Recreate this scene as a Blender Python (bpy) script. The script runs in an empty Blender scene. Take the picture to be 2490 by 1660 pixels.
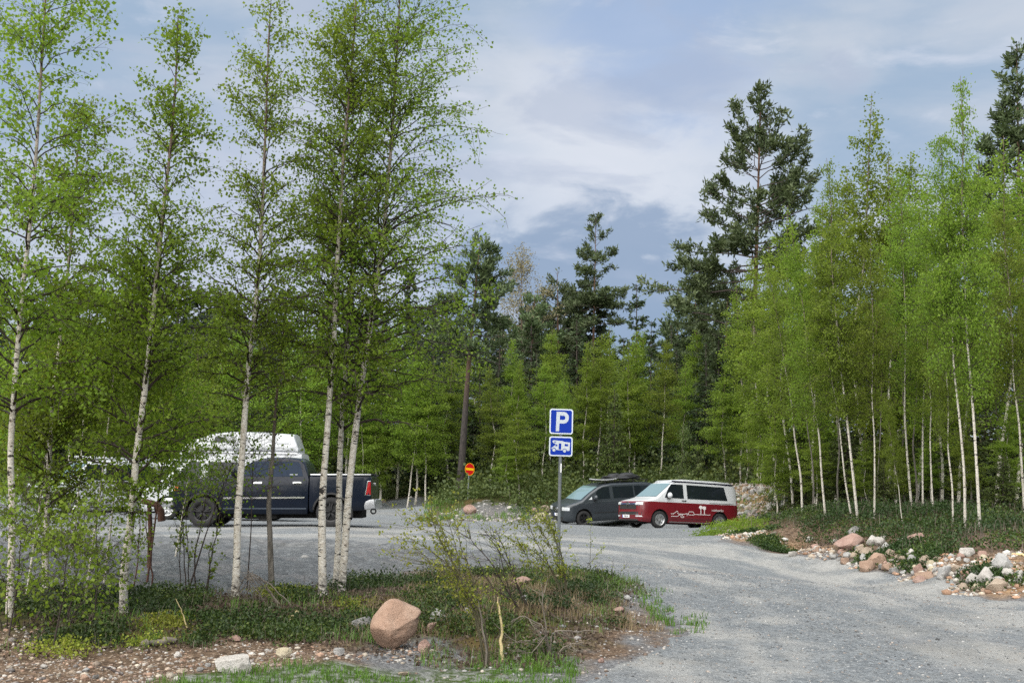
import bpy, bmesh, math, random
import numpy as np
from mathutils import Vector, Matrix, Euler
R = math.radians
sc = bpy.context.scene
COL = sc.collection
rng = np.random.default_rng(7)
random.seed(7)

# ------------------------------------------------------------------ camera
F, CX, CY = 2540.0, 1245.0, 830.0
PITCH, ROLL = math.atan(398 / 2540), R(2.0)
CAM = np.array([0.0, 0.0, 1.6])
_f = np.array([0, math.cos(PITCH), math.sin(PITCH)])
_u0 = np.array([0, -math.sin(PITCH), math.cos(PITCH)])
_r0 = np.array([1.0, 0, 0])
_r = _r0 * math.cos(ROLL) + _u0 * math.sin(ROLL)
_u = _u0 * math.cos(ROLL) - _r0 * math.sin(ROLL)
cam_data = bpy.data.cameras.new("camera")
cam = bpy.data.objects.new("camera", cam_data)
COL.objects.link(cam)
cam.matrix_world = Matrix(((_r[0], _u[0], -_f[0], CAM[0]), (_r[1], _u[1], -_f[1], CAM[1]),
                           (_r[2], _u[2], -_f[2], CAM[2]), (0, 0, 0, 1)))
cam_data.sensor_width = 36.0
cam_data.lens = 36.0 * F / 2490.0
cam_data.clip_start = 0.1
cam_data.clip_end = 3000
sc.camera = cam

# ------------------------------------------------------------------ world and sun
SUN_EL, SUN_AZ = R(46), R(-146)      # azimuth measured clockwise from +Y (north): behind the camera, to the left
world = bpy.data.worlds.new("World")
sc.world = world
world.use_nodes = True
wn, wl = world.node_tree.nodes, world.node_tree.links
wn.clear()
def N(nodes, t, **kw):
    n = nodes.new(t)
    for k, v in kw.items():
        setattr(n, k, v)
    return n
w_out = N(wn, 'ShaderNodeOutputWorld')
w_bg = N(wn, 'ShaderNodeBackground')
w_bg.inputs['Strength'].default_value = 0.081
sky = N(wn, 'ShaderNodeTexSky', sky_type='NISHITA', sun_disc=False, sun_elevation=SUN_EL, sun_rotation=SUN_AZ)
sky.air_density, sky.dust_density, sky.ozone_density = 1.0, 1.2, 1.5
w_tc = N(wn, 'ShaderNodeTexCoord')
def px_dir(px, py):
    d = _f + _r * (px - CX) / F + _u * (CY - py) / F
    return d / np.linalg.norm(d)
def w_mix(a, b, fac):
    m = N(wn, 'ShaderNodeMix', data_type='RGBA')
    for sock, v in ((m.inputs[0], fac), (m.inputs[6], a), (m.inputs[7], b)):
        if isinstance(v, (tuple, float, int)):
            sock.default_value = v
        else:
            wl.new(v, sock)
    return m.outputs[2]
def w_math(op, a, b=None, c=None, clamp=False):
    m = N(wn, 'ShaderNodeMath', operation=op, use_clamp=clamp)
    for i, v in enumerate((a, b, c)):
        if v is None:
            continue
        if isinstance(v, (float, int)):
            m.inputs[i].default_value = v
        else:
            wl.new(v, m.inputs[i])
    return m.outputs[0]
def w_ramp(val, a, b):
    m = N(wn, 'ShaderNodeMapRange', interpolation_type='SMOOTHSTEP')
    wl.new(val, m.inputs[0])
    m.inputs[1].default_value, m.inputs[2].default_value = a, b
    return m.outputs[0]
def w_noise(scale, stretch=(1, 1, 1), detail=6, rough=0.55, dist=0.0, off=(0, 0, 0)):
    mp = N(wn, 'ShaderNodeMapping')
    mp.inputs['Scale'].default_value = stretch
    mp.inputs['Location'].default_value = off
    wl.new(w_tc.outputs['Generated'], mp.inputs[0])
    n = N(wn, 'ShaderNodeTexNoise')
    n.inputs['Scale'].default_value = scale
    n.inputs['Detail'].default_value = detail
    n.inputs['Roughness'].default_value = rough
    n.inputs['Distortion'].default_value = dist
    wl.new(mp.outputs[0], n.inputs['Vector'])
    return n.outputs['Fac']
def w_blob(px, py, r0, r1, warp):
    """1 near a direction of the sky, falling to 0, with a noise-torn edge"""
    d = px_dir(px, py)
    dt = N(wn, 'ShaderNodeVectorMath', operation='DISTANCE')
    wl.new(w_tc.outputs['Generated'], dt.inputs[0])
    dt.inputs[1].default_value = tuple(d)
    return w_ramp(w_math('ADD', dt.outputs['Value'], warp), r1, r0)
big = w_noise(3.0, (1, 1, 2.8), 7, 0.5, 0.25, (0.3, 0.1, 0.4))
fine = w_noise(9.0, (1, 1, 2.4), 8, 0.58, 0.3, (1.3, 0.7, 0.2))
warps = w_math('ADD', w_math('MULTIPLY', w_math('SUBTRACT', fine, 0.5), 0.22), w_math('MULTIPLY', w_math('SUBTRACT', big, 0.5), 0.14))
mid = w_noise(5.5, (1, 1, 2.6), 6, 0.55, 0.4, (2.1, 0.4, 0.9))
cloud = w_mix((2.85, 3.75, 4.95, 1), (4.5, 4.95, 5.65, 1), w_ramp(w_math('ADD', w_math('MULTIPLY', big, .6), w_math('MULTIPLY', mid, .4)), 0.40, 0.62))        # pale veil over thin blue
cloud = w_mix(cloud, (5.9, 6.15, 6.7, 1), w_math('MULTIPLY', w_blob(1480, 360, 0.04, 0.20, warps), 0.85))
cloud = w_mix(cloud, (4.7, 5.0, 6.0, 1), w_math('MULTIPLY', w_blob(700, 760, 0.05, 0.28, warps), 0.8))
cloud = w_mix(cloud, (2.55, 3.55, 5.4, 1), w_math('MULTIPLY', w_blob(1600, -40, 0.05, 0.16, warps), 0.75))
cloud = w_mix(cloud, (2.05, 2.80, 4.05, 1), w_math('MULTIPLY', w_blob(1400, 800, 0.10, 0.145, w_math('ADD', warps, w_math('MULTIPLY', w_math('SUBTRACT', mid, 0.5), 0.12))), 0.85))   # dark rain bank
cloud = w_mix(cloud, (6.0, 6.2, 6.9, 1), w_math('MULTIPLY', w_ramp(fine, 0.54, 0.72), 0.5))
cloud = w_mix(cloud, (3.2, 3.75, 4.9, 1), w_math('MULTIPLY', w_ramp(mid, 0.52, 0.66), 0.5))
skyc = w_mix(sky.outputs[0], cloud, 0.93)
wl.new(skyc, w_bg.inputs['Color'])
wl.new(w_bg.outputs[0], w_out.inputs['Surface'])

sun_data = bpy.data.lights.new("sun", 'SUN')
sun_data.energy = 5.0
sun_data.angle = R(115)
sun_data.color = (1.0, 0.95, 0.87)
sun = bpy.data.objects.new("sun", sun_data)
COL.objects.link(sun)
_s = Vector((math.sin(SUN_AZ) * math.cos(SUN_EL), math.cos(SUN_AZ) * math.cos(SUN_EL), math.sin(SUN_EL)))
sun.rotation_euler = _s.to_track_quat('Z', 'Y').to_euler()
sun.location = (-20, -20, 40)

sc.view_settings.view_transform = 'Standard'
sc.view_settings.look = 'None'
sc.view_settings.gamma = 1.0
sc.view_settings.exposure = 0.72
sc.render.engine = 'CYCLES'
sc.cycles.max_bounces = 6
sc.cycles.diffuse_bounces = 3
sc.cycles.glossy_bounces = 3
sc.cycles.transmission_bounces = 4
sc.cycles.transparent_max_bounces = 6
sc.cycles.use_denoising = False
sc.cycles.caustics_reflective = False
sc.cycles.caustics_refractive = False
sc.render.use_persistent_data = False

# ------------------------------------------------------------------ helpers: objects
def tag(o, label=None, cat=None, group=None, kind=None):
    if label: o['label'] = label
    if cat: o['category'] = cat
    if group: o['group'] = group
    if kind: o['kind'] = kind
    return o
def empty(name, loc=(0, 0, 0), rz=0.0):
    o = bpy.data.objects.new(name, None)
    COL.objects.link(o)
    o.location = loc
    o.rotation_euler = (0, 0, rz)
    o.empty_display_size = 0.2
    return o
def np_mesh(name, V, faces, smooth=False):
    """faces: list of int arrays, each (n,k)"""
    me = bpy.data.meshes.new(name)
    V = np.asarray(V, dtype=np.float32).reshape(-1, 3)
    faces = [np.asarray(f, dtype=np.int32) for f in faces if len(f)]
    me.vertices.add(len(V))
    me.vertices.foreach_set('co', V.ravel())
    nl = sum(f.size for f in faces)
    npoly = sum(len(f) for f in faces)
    me.loops.add(nl)
    me.polygons.add(npoly)
    me.loops.foreach_set('vertex_index', np.concatenate([f.ravel() for f in faces]))
    tot = np.concatenate([np.full(len(f), f.shape[1], dtype=np.int32) for f in faces])
    st = np.concatenate([[0], np.cumsum(tot)[:-1]]).astype(np.int32)
    me.polygons.foreach_set('loop_start', st)
    me.polygons.foreach_set('use_smooth', np.full(npoly, smooth))
    me.update(calc_edges=True)
    me.validate()
    return me
def link(name, me, mats=None, parent=None):
    o = bpy.data.objects.new(name, me)
    COL.objects.link(o)
    if mats is not None:
        for m in (mats if isinstance(mats, (list, tuple)) else [mats]):
            if len(me.materials) < (len(mats) if isinstance(mats, (list, tuple)) else 1):
                me.materials.append(m)
    if parent: o.parent = parent
    return o
def bm_obj(name, bm, mats, parent=None, smooth=False, angle=None):
    me = bpy.data.meshes.new(name)
    bm.normal_update()
    bm.to_mesh(me)
    bm.free()
    if smooth:
        me.polygons.foreach_set('use_smooth', [True] * len(me.polygons))
        if angle:
            try: me.set_sharp_from_angle(angle=R(angle))
            except Exception: pass
    return link(name, me, mats, parent)
def vcol(me, name, arr):
    """per-vertex float colour attribute"""
    a = me.attributes.new(name, 'FLOAT_COLOR', 'POINT')
    arr = np.asarray(arr, dtype=np.float32)
    if arr.ndim == 1:
        arr = np.stack([arr, arr, arr], 1)
    out = np.ones((len(arr), 4), dtype=np.float32)
    out[:, :arr.shape[1]] = arr
    a.data.foreach_set('color', out.ravel())
def dup(root, name=None):
    r = root.copy(); COL.objects.link(r)
    for ch in list(root.children):
        c = ch.copy(); COL.objects.link(c); c.parent = r
        for g in list(ch.children):
            d = g.copy(); COL.objects.link(d); d.parent = c
    return r

# ------------------------------------------------------------------ helpers: materials
def new_mat(name):
    m = bpy.data.materials.new(name)
    m.use_nodes = True
    nt = m.node_tree
    nt.nodes.clear()
    out = nt.nodes.new('ShaderNodeOutputMaterial')
    b = nt.nodes.new('ShaderNodeBsdfPrincipled')
    nt.links.new(b.outputs[0], out.inputs[0])
    return m, nt, b, out
def mat(name, col, rough=0.6, metal=0.0, spec=0.5, coat=0.0, var=0.0, vscale=8.0, bump=0.0, bscale=40.0):
    m, nt, b, out = new_mat(name)
    b.inputs['Base Color'].default_value = (*col, 1)
    b.inputs['Roughness'].default_value = rough
    b.inputs['Metallic'].default_value = metal
    b.inputs['Specular IOR Level'].default_value = spec
    b.inputs['Coat Weight'].default_value = coat
    if var or bump:
        tc = nt.nodes.new('ShaderNodeTexCoord')
    if var:
        n = nt.nodes.new('ShaderNodeTexNoise')
        n.inputs['Scale'].default_value = vscale
        n.inputs['Detail'].default_value = 5
        nt.links.new(tc.outputs['Object'], n.inputs['Vector'])
        mx = nt.nodes.new('ShaderNodeMix'); mx.data_type = 'RGBA'
        mx.inputs[6].default_value = (*[c * (1 - var) for c in col], 1)
        mx.inputs[7].default_value = (*[min(1, c * (1 + var)) for c in col], 1)
        mr = nt.nodes.new('ShaderNodeMapRange')
        mr.inputs[1].default_value, mr.inputs[2].default_value = 0.3, 0.7
        nt.links.new(n.outputs['Fac'], mr.inputs[0])
        nt.links.new(mr.outputs[0], mx.inputs[0])
        nt.links.new(mx.outputs[2], b.inputs['Base Color'])
    if bump:
        n2 = nt.nodes.new('ShaderNodeTexNoise')
        n2.inputs['Scale'].default_value = bscale
        n2.inputs['Detail'].default_value = 5
        nt.links.new(tc.outputs['Object'], n2.inputs['Vector'])
        bp = nt.nodes.new('ShaderNodeBump')
        bp.inputs['Strength'].default_value = bump
        nt.links.new(n2.outputs['Fac'], bp.inputs['Height'])
        nt.links.new(bp.outputs[0], b.inputs['Normal'])
    return m
class MG:
    """tiny node-graph builder"""
    def __init__(s, name):
        s.m, s.nt, s.b, s.out = new_mat(name)
        s.n, s.l = s.nt.nodes, s.nt.links
    def put(s, sock, v):
        if isinstance(v, (int, float)): sock.default_value = v
        elif isinstance(v, tuple): sock.default_value = v if len(v) != 3 or sock.type != 'RGBA' else (*v, 1)
        else: s.l.new(v, sock)
    def coord(s, kind='Object', scale=None, rot=None):
        if kind == 'World':
            o = s.n.new('ShaderNodeNewGeometry').outputs['Position']
        else:
            o = s.n.new('ShaderNodeTexCoord').outputs[kind]
        if scale or rot:
            mp = s.n.new('ShaderNodeMapping')
            if scale: mp.inputs['Scale'].default_value = scale
            if rot: mp.inputs['Rotation'].default_value = rot
            s.l.new(o, mp.inputs[0]); o = mp.outputs[0]
        return o
    def noise(s, vec, scale, detail=5, rough=0.55, dist=0.0):
        n = s.n.new('ShaderNodeTexNoise')
        s.l.new(vec, n.inputs['Vector'])
        n.inputs['Scale'].default_value = scale; n.inputs['Detail'].default_value = detail
        n.inputs['Roughness'].default_value = rough; n.inputs['Distortion'].default_value = dist
        return n.outputs['Fac']
    def voro(s, vec, scale, feature='F1', out='Distance', rnd=1.0):
        n = s.n.new('ShaderNodeTexVoronoi'); n.feature = feature
        s.l.new(vec, n.inputs['Vector'])
        n.inputs['Scale'].default_value = scale
        n.inputs['Randomness'].default_value = rnd
        return n.outputs[out]
    def ramp(s, v, a, b, c=0.0, d=1.0):
        m = s.n.new('ShaderNodeMapRange'); m.interpolation_type = 'SMOOTHSTEP'
        s.l.new(v, m.inputs[0])
        for i, k in enumerate((a, b, c, d)): m.inputs[i + 1].default_value = k
        return m.outputs[0]
    def mix(s, a, b, f, mode='MIX'):
        m = s.n.new('ShaderNodeMix'); m.data_type = 'RGBA'; m.blend_type = mode
        s.put(m.inputs[0], f); s.put(m.inputs[6], a); s.put(m.inputs[7], b)
        return m.outputs[2]
    def math(s, op, a, b=None, clamp=False):
        m = s.n.new('ShaderNodeMath'); m.operation = op; m.use_clamp = clamp
        s.put(m.inputs[0], a)
        if b is not None: s.put(m.inputs[1], b)
        return m.outputs[0]
    def attr(s, name):
        a = s.n.new('ShaderNodeAttribute'); a.attribute_name = name
        return a
    def sep(s, col):
        x = s.n.new('ShaderNodeSeparateColor'); s.l.new(col, x.inputs[0])
        return x.outputs
    def bump(s, h, strength=0.5, dist=0.05):
        b = s.n.new('ShaderNodeBump'); b.inputs['Strength'].default_value = strength
        b.inputs['Distance'].default_value = dist
        s.l.new(h, b.inputs['Height']); s.l.new(b.outputs[0], s.b.inputs['Normal'])

# ------------------------------------------------------------------ the lie of the land
def ray(px, py):
    return _f + _r * (px - CX) / F + _u * (CY - py) / F
def at(px, py, depth):
    return CAM + ray(px, py) * depth
def at_z(px, py, z):
    d = ray(px, py)
    return CAM + d * ((z - CAM[2]) / d[2])
ctrl = []
for px in (-400, 0, 500, 1000, 1500, 2000, 2490, 2900):
    ctrl.append(at_z(px, 1660, 0.0))
for p in [(958, 1585, .03), (600, 1580, .03), (300, 1600, 0), (22, 1562, .05), (301, 1484, .1), (112, 1485, .1), (570, 1449, .2), (664, 1431, .25),
          (785, 1446, .2), (829, 1436, .2), (400, 1500, .1), (1000, 1450, .28), (1200, 1500, .22), (1400, 1450, .3), (1500, 1500, .18),
          (1650, 1500, .17), (1900, 1560, .1), (2200, 1560, .12), (600, 1380, .42), (800, 1340, .55), (400, 1380, .38), (1000, 1340, .58), (700, 1310, .66),
          (1300, 1330, .62), (1500, 1340, .6), (1700, 1400, .4), (1900, 1346, .52), (1705, 1309, .75), (2050, 1376, .42), (2200, 1408, .33), (2350, 1437, .28),
          (2490, 1467, .2), (2100, 1480, .22), (1600, 1315, .75), (2000, 1420, .36)]:
    ctrl.append(at_z(*p))
for p in [(492, 1283, 29.2), (804, 1282, 29.2), (300, 1283, 28.5), (1000, 1275, 34), (1601, 1284.5, 42.3), (1750, 1289, 43.8), (1539, 1281.5, 43.8), (1685, 1287, 45.3),
          (1418, 1276, 47), (1489, 1278.5, 48.5), (1330, 1272, 49), (1200, 1268, 46), (1060, 1264, 46), (1357, 1388, 18.5),
          (1137, 1213, 51.0), (1200, 1226, 50), (1250, 1238, 49.5), (1070, 1240, 50), (1000, 1237, 56), (900, 1234, 56), (700, 1240, 50),
          (600, 1250, 42), (350, 1252, 40), (100, 1250, 38), (1330, 1230, 52), (1450, 1190, 57), (1600, 1170, 60), (1720, 1175, 58),
          (1800, 1180, 52), (1790, 1250, 48), (1850, 1270, 37), (1880, 1180, 48), (1950, 1247, 34), (2007, 1256, 31.5), (2084, 1260, 30), (2126, 1257, 29.5), (2240, 1240, 32),
          (2194, 1262, 28.5), (2317, 1269, 27), (2340, 1284, 25.5), (2381, 1284, 25), (2480, 1300, 23), (2075, 1325, 26), (2240, 1345, 23), (2400, 1375, 20.5), (2270, 1400, 21.3), (1880, 1310, 29.5), (1800, 1300, 33.5),
          (1255, 1198, 55), (1900, 1195, 60), (2100, 1215, 50), (2400, 1240, 42), (1000, 1205, 64), (700, 1215, 62), (1130, 1180, 60)]:
    ctrl.append(at(*p))
for X, Y, Z in [(-30, -20, 0), (0, -20, 0), (30, -20, 0), (-12, 0, 0), (12, 0, 0), (-40, 20, .3), (-14, 14, .1), (-22, 28, .6), (-30, 45, 1.2), (-45, 70, 3), (40, 20, 1.6), (25, 25, 1.9),
                (45, 45, 3), (60, 80, 5), (0, 80, 3.5), (-20, 75, 2.6), (20, 80, 4.5), (10, 110, 7), (-40, 110, 5), (60, 130, 9), (0, 160, 12), (-80, 160, 9), (90, 160, 13),
                (0, 300, 24), (150, 300, 24), (-150, 300, 20), (-200, 60, 3), (200, 60, 8), (-200, -60, 0), (200, -60, 0), (0, -100, 0)]:
    ctrl.append(np.array([X, Y, Z], float))
ctrl = np.array(ctrl)
_cxy, _cz = ctrl[:, :2], ctrl[:, 2]
def _phi(r): return np.sqrt(r * r + 0.25)
_A = _phi(np.linalg.norm(_cxy[:, None] - _cxy[None], axis=2))
_n = len(ctrl)
_M = np.zeros((_n + 1, _n + 1))
_M[:_n, :_n] = _A - np.eye(_n) * 0.06
_M[:_n, _n] = 1; _M[_n, :_n] = 1
_w = np.linalg.solve(_M, np.concatenate([_cz, [0]]))
def base_h(x, y):
    x = np.asarray(x, float); y = np.asarray(y, float)
    sh = x.shape
    P = np.stack([x.ravel(), y.ravel()], 1)
    out = np.empty(len(P))
    for i in range(0, len(P), 20000):
        q = P[i:i + 20000]
        out[i:i + 20000] = _phi(np.linalg.norm(q[:, None] - _cxy[None], axis=2)) @ _w[:_n] + _w[_n]
    return out.reshape(sh)
def hit(px, py, dmax=200.0):
    """where the line of sight through a pixel of the photograph meets the land (marching out in depth)"""
    d = np.geomspace(5, dmax, 900)
    P = CAM[None] + ray(px, py)[None] * d[:, None]
    g = P[:, 2] - base_h(P[:, 0], P[:, 1])
    k = np.nonzero(g < 0)[0]
    if len(k) == 0:
        return P[-1]
    k = max(1, k[0])
    t = g[k - 1] / (g[k - 1] - g[k])
    p = P[k - 1] * (1 - t) + P[k] * t
    return p
def vnoise(x, y, s, seed=0):
    """smooth value noise, vectorised"""
    x = np.asarray(x, float) / s + seed * 17.3; y = np.asarray(y, float) / s + seed * 31.7
    xi, yi = np.floor(x), np.floor(y)
    fx, fy = x - xi, y - yi
    fx = fx * fx * (3 - 2 * fx); fy = fy * fy * (3 - 2 * fy)
    def h(a, b):
        v = np.sin(a * 127.1 + b * 311.7 + seed * 74.7) * 43758.5453
        return v - np.floor(v)
    return (h(xi, yi) * (1 - fx) + h(xi + 1, yi) * fx) * (1 - fy) + (h(xi, yi + 1) * (1 - fx) + h(xi + 1, yi + 1) * fx) * fy
def sd_poly(x, y, poly):
    """signed distance, positive inside"""
    x = np.asarray(x, float); y = np.asarray(y, float)
    best = np.full(x.shape, 1e9); inside = np.zeros(x.shape, bool)
    n = len(poly)
    for i in range(n):
        ax, ay = poly[i]; bx, by = poly[(i + 1) % n]
        ex, ey = bx - ax, by - ay
        t = np.clip(((x - ax) * ex + (y - ay) * ey) / (ex * ex + ey * ey + 1e-12), 0, 1)
        best = np.minimum(best, np.hypot(x - ax - t * ex, y - ay - t * ey))
        c = (ay > y) != (by > y)
        with np.errstate(divide='ignore', invalid='ignore'):
            xx = ax + (y - ay) / (by - ay) * ex
        inside ^= c & (x < xx)
    return np.where(inside, best, -best)
def poly_px(pts):
    out = []
    for p in pts:
        if len(p) == 2: q = hit(*p)
        elif p[2] == 'w': q = p
        else: q = at(*p)
        out.append((float(q[0]), float(q[1])))
    return out
ROAD = poly_px([(1380, 1800), (1378, 1660), (1420, 1625), (1500, 1612), (1600, 1598), (1645, 1560), (1640, 1520), (1600, 1465), (1540, 1418), (1470, 1393), (1380, 1386),
                (1290, 1386), (1150, 1383), (1000, 1395), (830, 1412), (700, 1424), (560, 1440), (330, 1446), (150, 1430), (-100, 1420), (-500, 1420),
                (-24, 40, 'w'), (-30, 52, 'w'), (-14, 55, 'w'), (900, 1235, 58), (1010, 1231, 60), (1045, 1238, 52), (1030, 1258, 44), (1100, 1264, 45.5), (1240, 1270, 46.5), (1330, 1273, 49.5), (1440, 1262, 52),
                (1600, 1262, 52), (1760, 1270, 49), (1795, 1283, 43), (1712, 1306, 32.8), (1760, 1316), (1830, 1330), (1900, 1346), (1975, 1362), (2050, 1376), (2125, 1391), (2200, 1408), (2350, 1437), (2490, 1467), (2700, 1500),
                (30, 10, 'w'), (30, -15, 'w'), (0.6, -15, 'w')])
def road_sd(x, y):
    return sd_poly(x, y, ROAD) + (vnoise(x, y, .9, 3) - .5) * .5 + (vnoise(x, y, .25, 4) - .5) * .22
def land_h(x, y):
    """height of the ground sheet"""
    x = np.asarray(x, float); y = np.asarray(y, float)
    z = base_h(x, y)
    rd = road_sd(x, y)
    rough = np.clip(-rd * 1.2, 0, 1)
    z = z + rough * ((vnoise(x, y, 1.1, 5) - .5) * .13 + (vnoise(x, y, .35, 6) - .5) * .06) + (vnoise(x, y, .5, 8) - .5) * .012
    far = np.clip((np.hypot(x, y) - 60) / 80, 0, 1)
    return z + far * (vnoise(x, y, 14, 9) - .5) * 2.0
def gz(x, y):
    return float(land_h(np.array([x]), np.array([y]))[0])
def ground(px, py, depth=None):
    p = hit(px, py) if depth is None else at(px, py, depth)
    return np.array([p[0], p[1], gz(p[0], p[1])])
# ------------------------------------------------------------------ ground sheet and gravel
VERGE = poly_px([(-600, 1500), (0, 1500), (60, 1565), (250, 1570), (420, 1560), (560, 1545), (700, 1560), (800, 1545), (870, 1585), (1050, 1530), (1080, 1600), (1250, 1610), (1400, 1580), (1450, 1520), (1530, 1430),
                 (1480, 1395), (1380, 1388), (1150, 1386), (1000, 1398), (830, 1414), (560, 1442), (300, 1446), (150, 1432), (-100, 1422), (-600, 1422)])
LAWN = poly_px([(380, 1800), (420, 1668), (470, 1648), (640, 1628), (800, 1625), (950, 1622), (1100, 1606), (1250, 1596), (1380, 1598), (1420, 1612), (1390, 1640), (1385, 1800)])
GREYSPOT = poly_px([(880, 1600), (900, 1560), (1010, 1545), (1080, 1545), (1120, 1580), (1050, 1625), (930, 1625)])
SANDBANK = poly_px([(1770, 1290), (1850, 1290), (1900, 1330), (2030, 1345), (2130, 1350), (2250, 1360), (2350, 1370), (2490, 1340), (2490, 1455), (2350, 1432), (2200, 1404), (2050, 1372), (1900, 1342), (1760, 1310)])
STONEPILE = poly_px([(1770, 1240, 50), (1770, 1170, 56), (1830, 1150, 58), (1910, 1170, 54), (1880, 1230, 46), (1820, 1265, 44)])
MOUND = poly_px([(1050, 1262, 46.2), (1080, 1235, 49), (1150, 1228, 50), (1300, 1245, 51), (1400, 1250, 52), (1440, 1262, 51.5), (1330, 1273, 49), (1240, 1270, 46.2), (1100, 1264, 45.5)])
def poly_w(x, y, poly, soft=.4, s=.8):
    d = sd_poly(x, y, poly) + (vnoise(x, y, s, 11) - .5) * s + (vnoise(x, y, s * .3, 12) - .5) * s * .4
    return np.clip(d / soft + .5, 0, 1)

def fan_grid(rs, angs):
    Rr, Aa = np.meshgrid(rs, angs, indexing='ij')
    x = Rr * np.sin(Aa); y = Rr * np.cos(Aa)
    nr, na = Rr.shape
    i = np.arange(nr - 1)[:, None] * na + np.arange(na - 1)[None]
    f = np.stack([i, i + na, i + na + 1, i + 1], -1).reshape(-1, 4)
    return x.ravel(), y.ravel(), f[:, ::-1] if False else f
def ground_mat():
    g = MG('ground_soil')
    P = g.coord('World')
    z = g.attr('zone'); zr = g.sep(z.outputs['Color'])
    z2 = g.attr('zone2'); z2r = g.sep(z2.outputs['Color'])
    n1 = g.noise(P, 1.3, 6, .6); n2 = g.noise(P, 9, 6, .65); n3 = g.noise(P, 45, 4, .7)
    v = g.voro(P, 26, 'F1', 'Color'); vd = g.voro(P, 26, 'F1', 'Distance')
    soil = g.mix((.055, .036, .024), (.20, .14, .095), g.ramp(n2, .3, .72))
    soil = g.mix(soil, (.32, .25, .19), g.math('MULTIPLY', g.ramp(g.sep(v)[0], .72, .78), g.ramp(vd, .5, .35)))
    soil = g.mix(soil, (.035, .026, .018), g.ramp(n3, .6, .75))
    moss = g.mix((.022, .030, .010), (.075, .075, .022), g.ramp(n2, .3, .7))
    moss = g.mix(moss, (.11, .075, .03), g.math('MULTIPLY', g.ramp(n1, .5, .68), .8))
    grav = g.mix((.045, .047, .052), (.19, .195, .205), g.ramp(n3, .3, .7))
    grav = g.mix(grav, g.mix((.08, .08, .08), (.32, .32, .32), g.sep(v)[1]), .4)
    sand = g.mix((.20, .115, .055), (.40, .27, .16), g.ramp(n2, .3, .7))
    sand = g.mix(sand, (.09, .06, .04), g.ramp(n1, .55, .72))
    lawn = g.mix((.05, .075, .02), (.20, .21, .19), g.ramp(n2, .42, .6))
    c = g.mix(soil, moss, zr[0]); c = g.mix(c, sand, zr[2]); c = g.mix(c, lawn, z2r[0]); c = g.mix(c, grav, zr[1])
    g.put(g.b.inputs['Base Color'], c)
    g.b.inputs['Roughness'].default_value = .95
    g.b.inputs['Specular IOR Level'].default_value = .15
    h = g.math('ADD', g.math('MULTIPLY', n3, .4), g.math('ADD', n2, g.math('MULTIPLY', vd, -.5)))
    g.bump(h, .9, .05)
    return g.m
def gravel_mat():
    g = MG('grey_gravel')
    P = g.coord('World')
    t = g.attr('track'); tr = g.sep(t.outputs['Color'])
    n1 = g.noise(P, .55, 5, .6); n2 = g.noise(P, 5, 6, .65); n3 = g.noise(P, 40, 4, .75); n4 = g.noise(P, 120, 2, .6)
    v = g.voro(P, 34, 'F1', 'Color'); vd = g.voro(P, 34, 'F1', 'Distance')
    stone = g.mix((.060, .069, .077), (.275, .302, .322), g.ramp(g.sep(v)[0], 0, 1))
    stone = g.mix(stone, (.46, .46, .45), g.ramp(g.sep(v)[1], .93, .97))
    c = g.mix(stone, g.mix((.052, .059, .066), (.270, .295, .313), g.ramp(n3, .34, .66)), .5)
    c = g.mix(c, (.37, .365, .345), g.math('MULTIPLY', tr[0], .8))
    c = g.mix(c, (.065, .070, .076), g.math('MULTIPLY', g.math('MULTIPLY', tr[1], g.ramp(n2, .25, .6)), .85))
    c = g.mix(c, (.16, .163, .178), g.math('MULTIPLY', g.ramp(n1, .52, .72), .35))
    vb = g.voro(P, 11, 'F1', 'Color'); c = g.mix(c, g.mix((.11, .118, .125), (.36, .37, .37), g.sep(vb)[0]), .22)
    c = g.mix(c, (.25, .235, .205), g.math('MULTIPLY', g.ramp(g.noise(P, .25, 6, .7), .5, .68), .35))
    c = g.mix(c, (.06, .06, .062), g.math('MULTIPLY', g.ramp(n4, .62, .75), .7))
    g.put(g.b.inputs['Base Color'], c)
    g.b.inputs['Roughness'].default_value = .9
    g.b.inputs['Specular IOR Level'].default_value = .25
    h = g.math('ADD', g.math('MULTIPLY', n3, .8), g.math('ADD', g.math('MULTIPLY', vd, -.8), g.math('MULTIPLY', n4, .5)))
    g.bump(h, .9, .03)
    return g.m
GROUND_M, GRAVEL_M = ground_mat(), gravel_mat()

rs = np.concatenate([[0.5], np.geomspace(3, 60, 330), np.geomspace(62, 420, 50)])
angs = np.concatenate([np.linspace(-R(80), -R(34), 30)[:-1], np.linspace(-R(34), R(34), 400), np.linspace(R(34), R(80), 30)[1:]])
gx, gy, gf = fan_grid(rs, angs)
zz = land_h(gx, gy)
gme = np_mesh('ground', np.stack([gx, gy, zz], 1), [gf[:, ::-1]], True)
rd = road_sd(gx, gy)
grav_w = np.clip(1 + (rd + (vnoise(gx, gy, .3, 20) - .5) * .8) / .55, 0, 1)
grav_w = np.maximum(grav_w, poly_w(gx, gy, GREYSPOT, .3, .3)); grav_w = np.maximum(grav_w, poly_w(gx, gy, MOUND, .6, .8) * .8)
dist = np.hypot(gx, gy)
forest = np.clip(((base_h(gx, gy) - 1.25) / .3), 0, 1) * np.clip((dist - 18) / 4, 0, 1)
forest = np.maximum(forest, np.clip((dist - 52) / 6, 0, 1))
moss_w = np.maximum(poly_w(gx, gy, VERGE, .5, .7), forest)
sand_w = np.maximum(poly_w(gx, gy, SANDBANK, .7, .9), poly_w(gx, gy, STONEPILE, 1.2, 1.2) * .7)
vcol(gme, 'zone', np.stack([moss_w, grav_w, sand_w], 1))
lawn_w = poly_w(gx, gy, LAWN, .25, .35)
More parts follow.
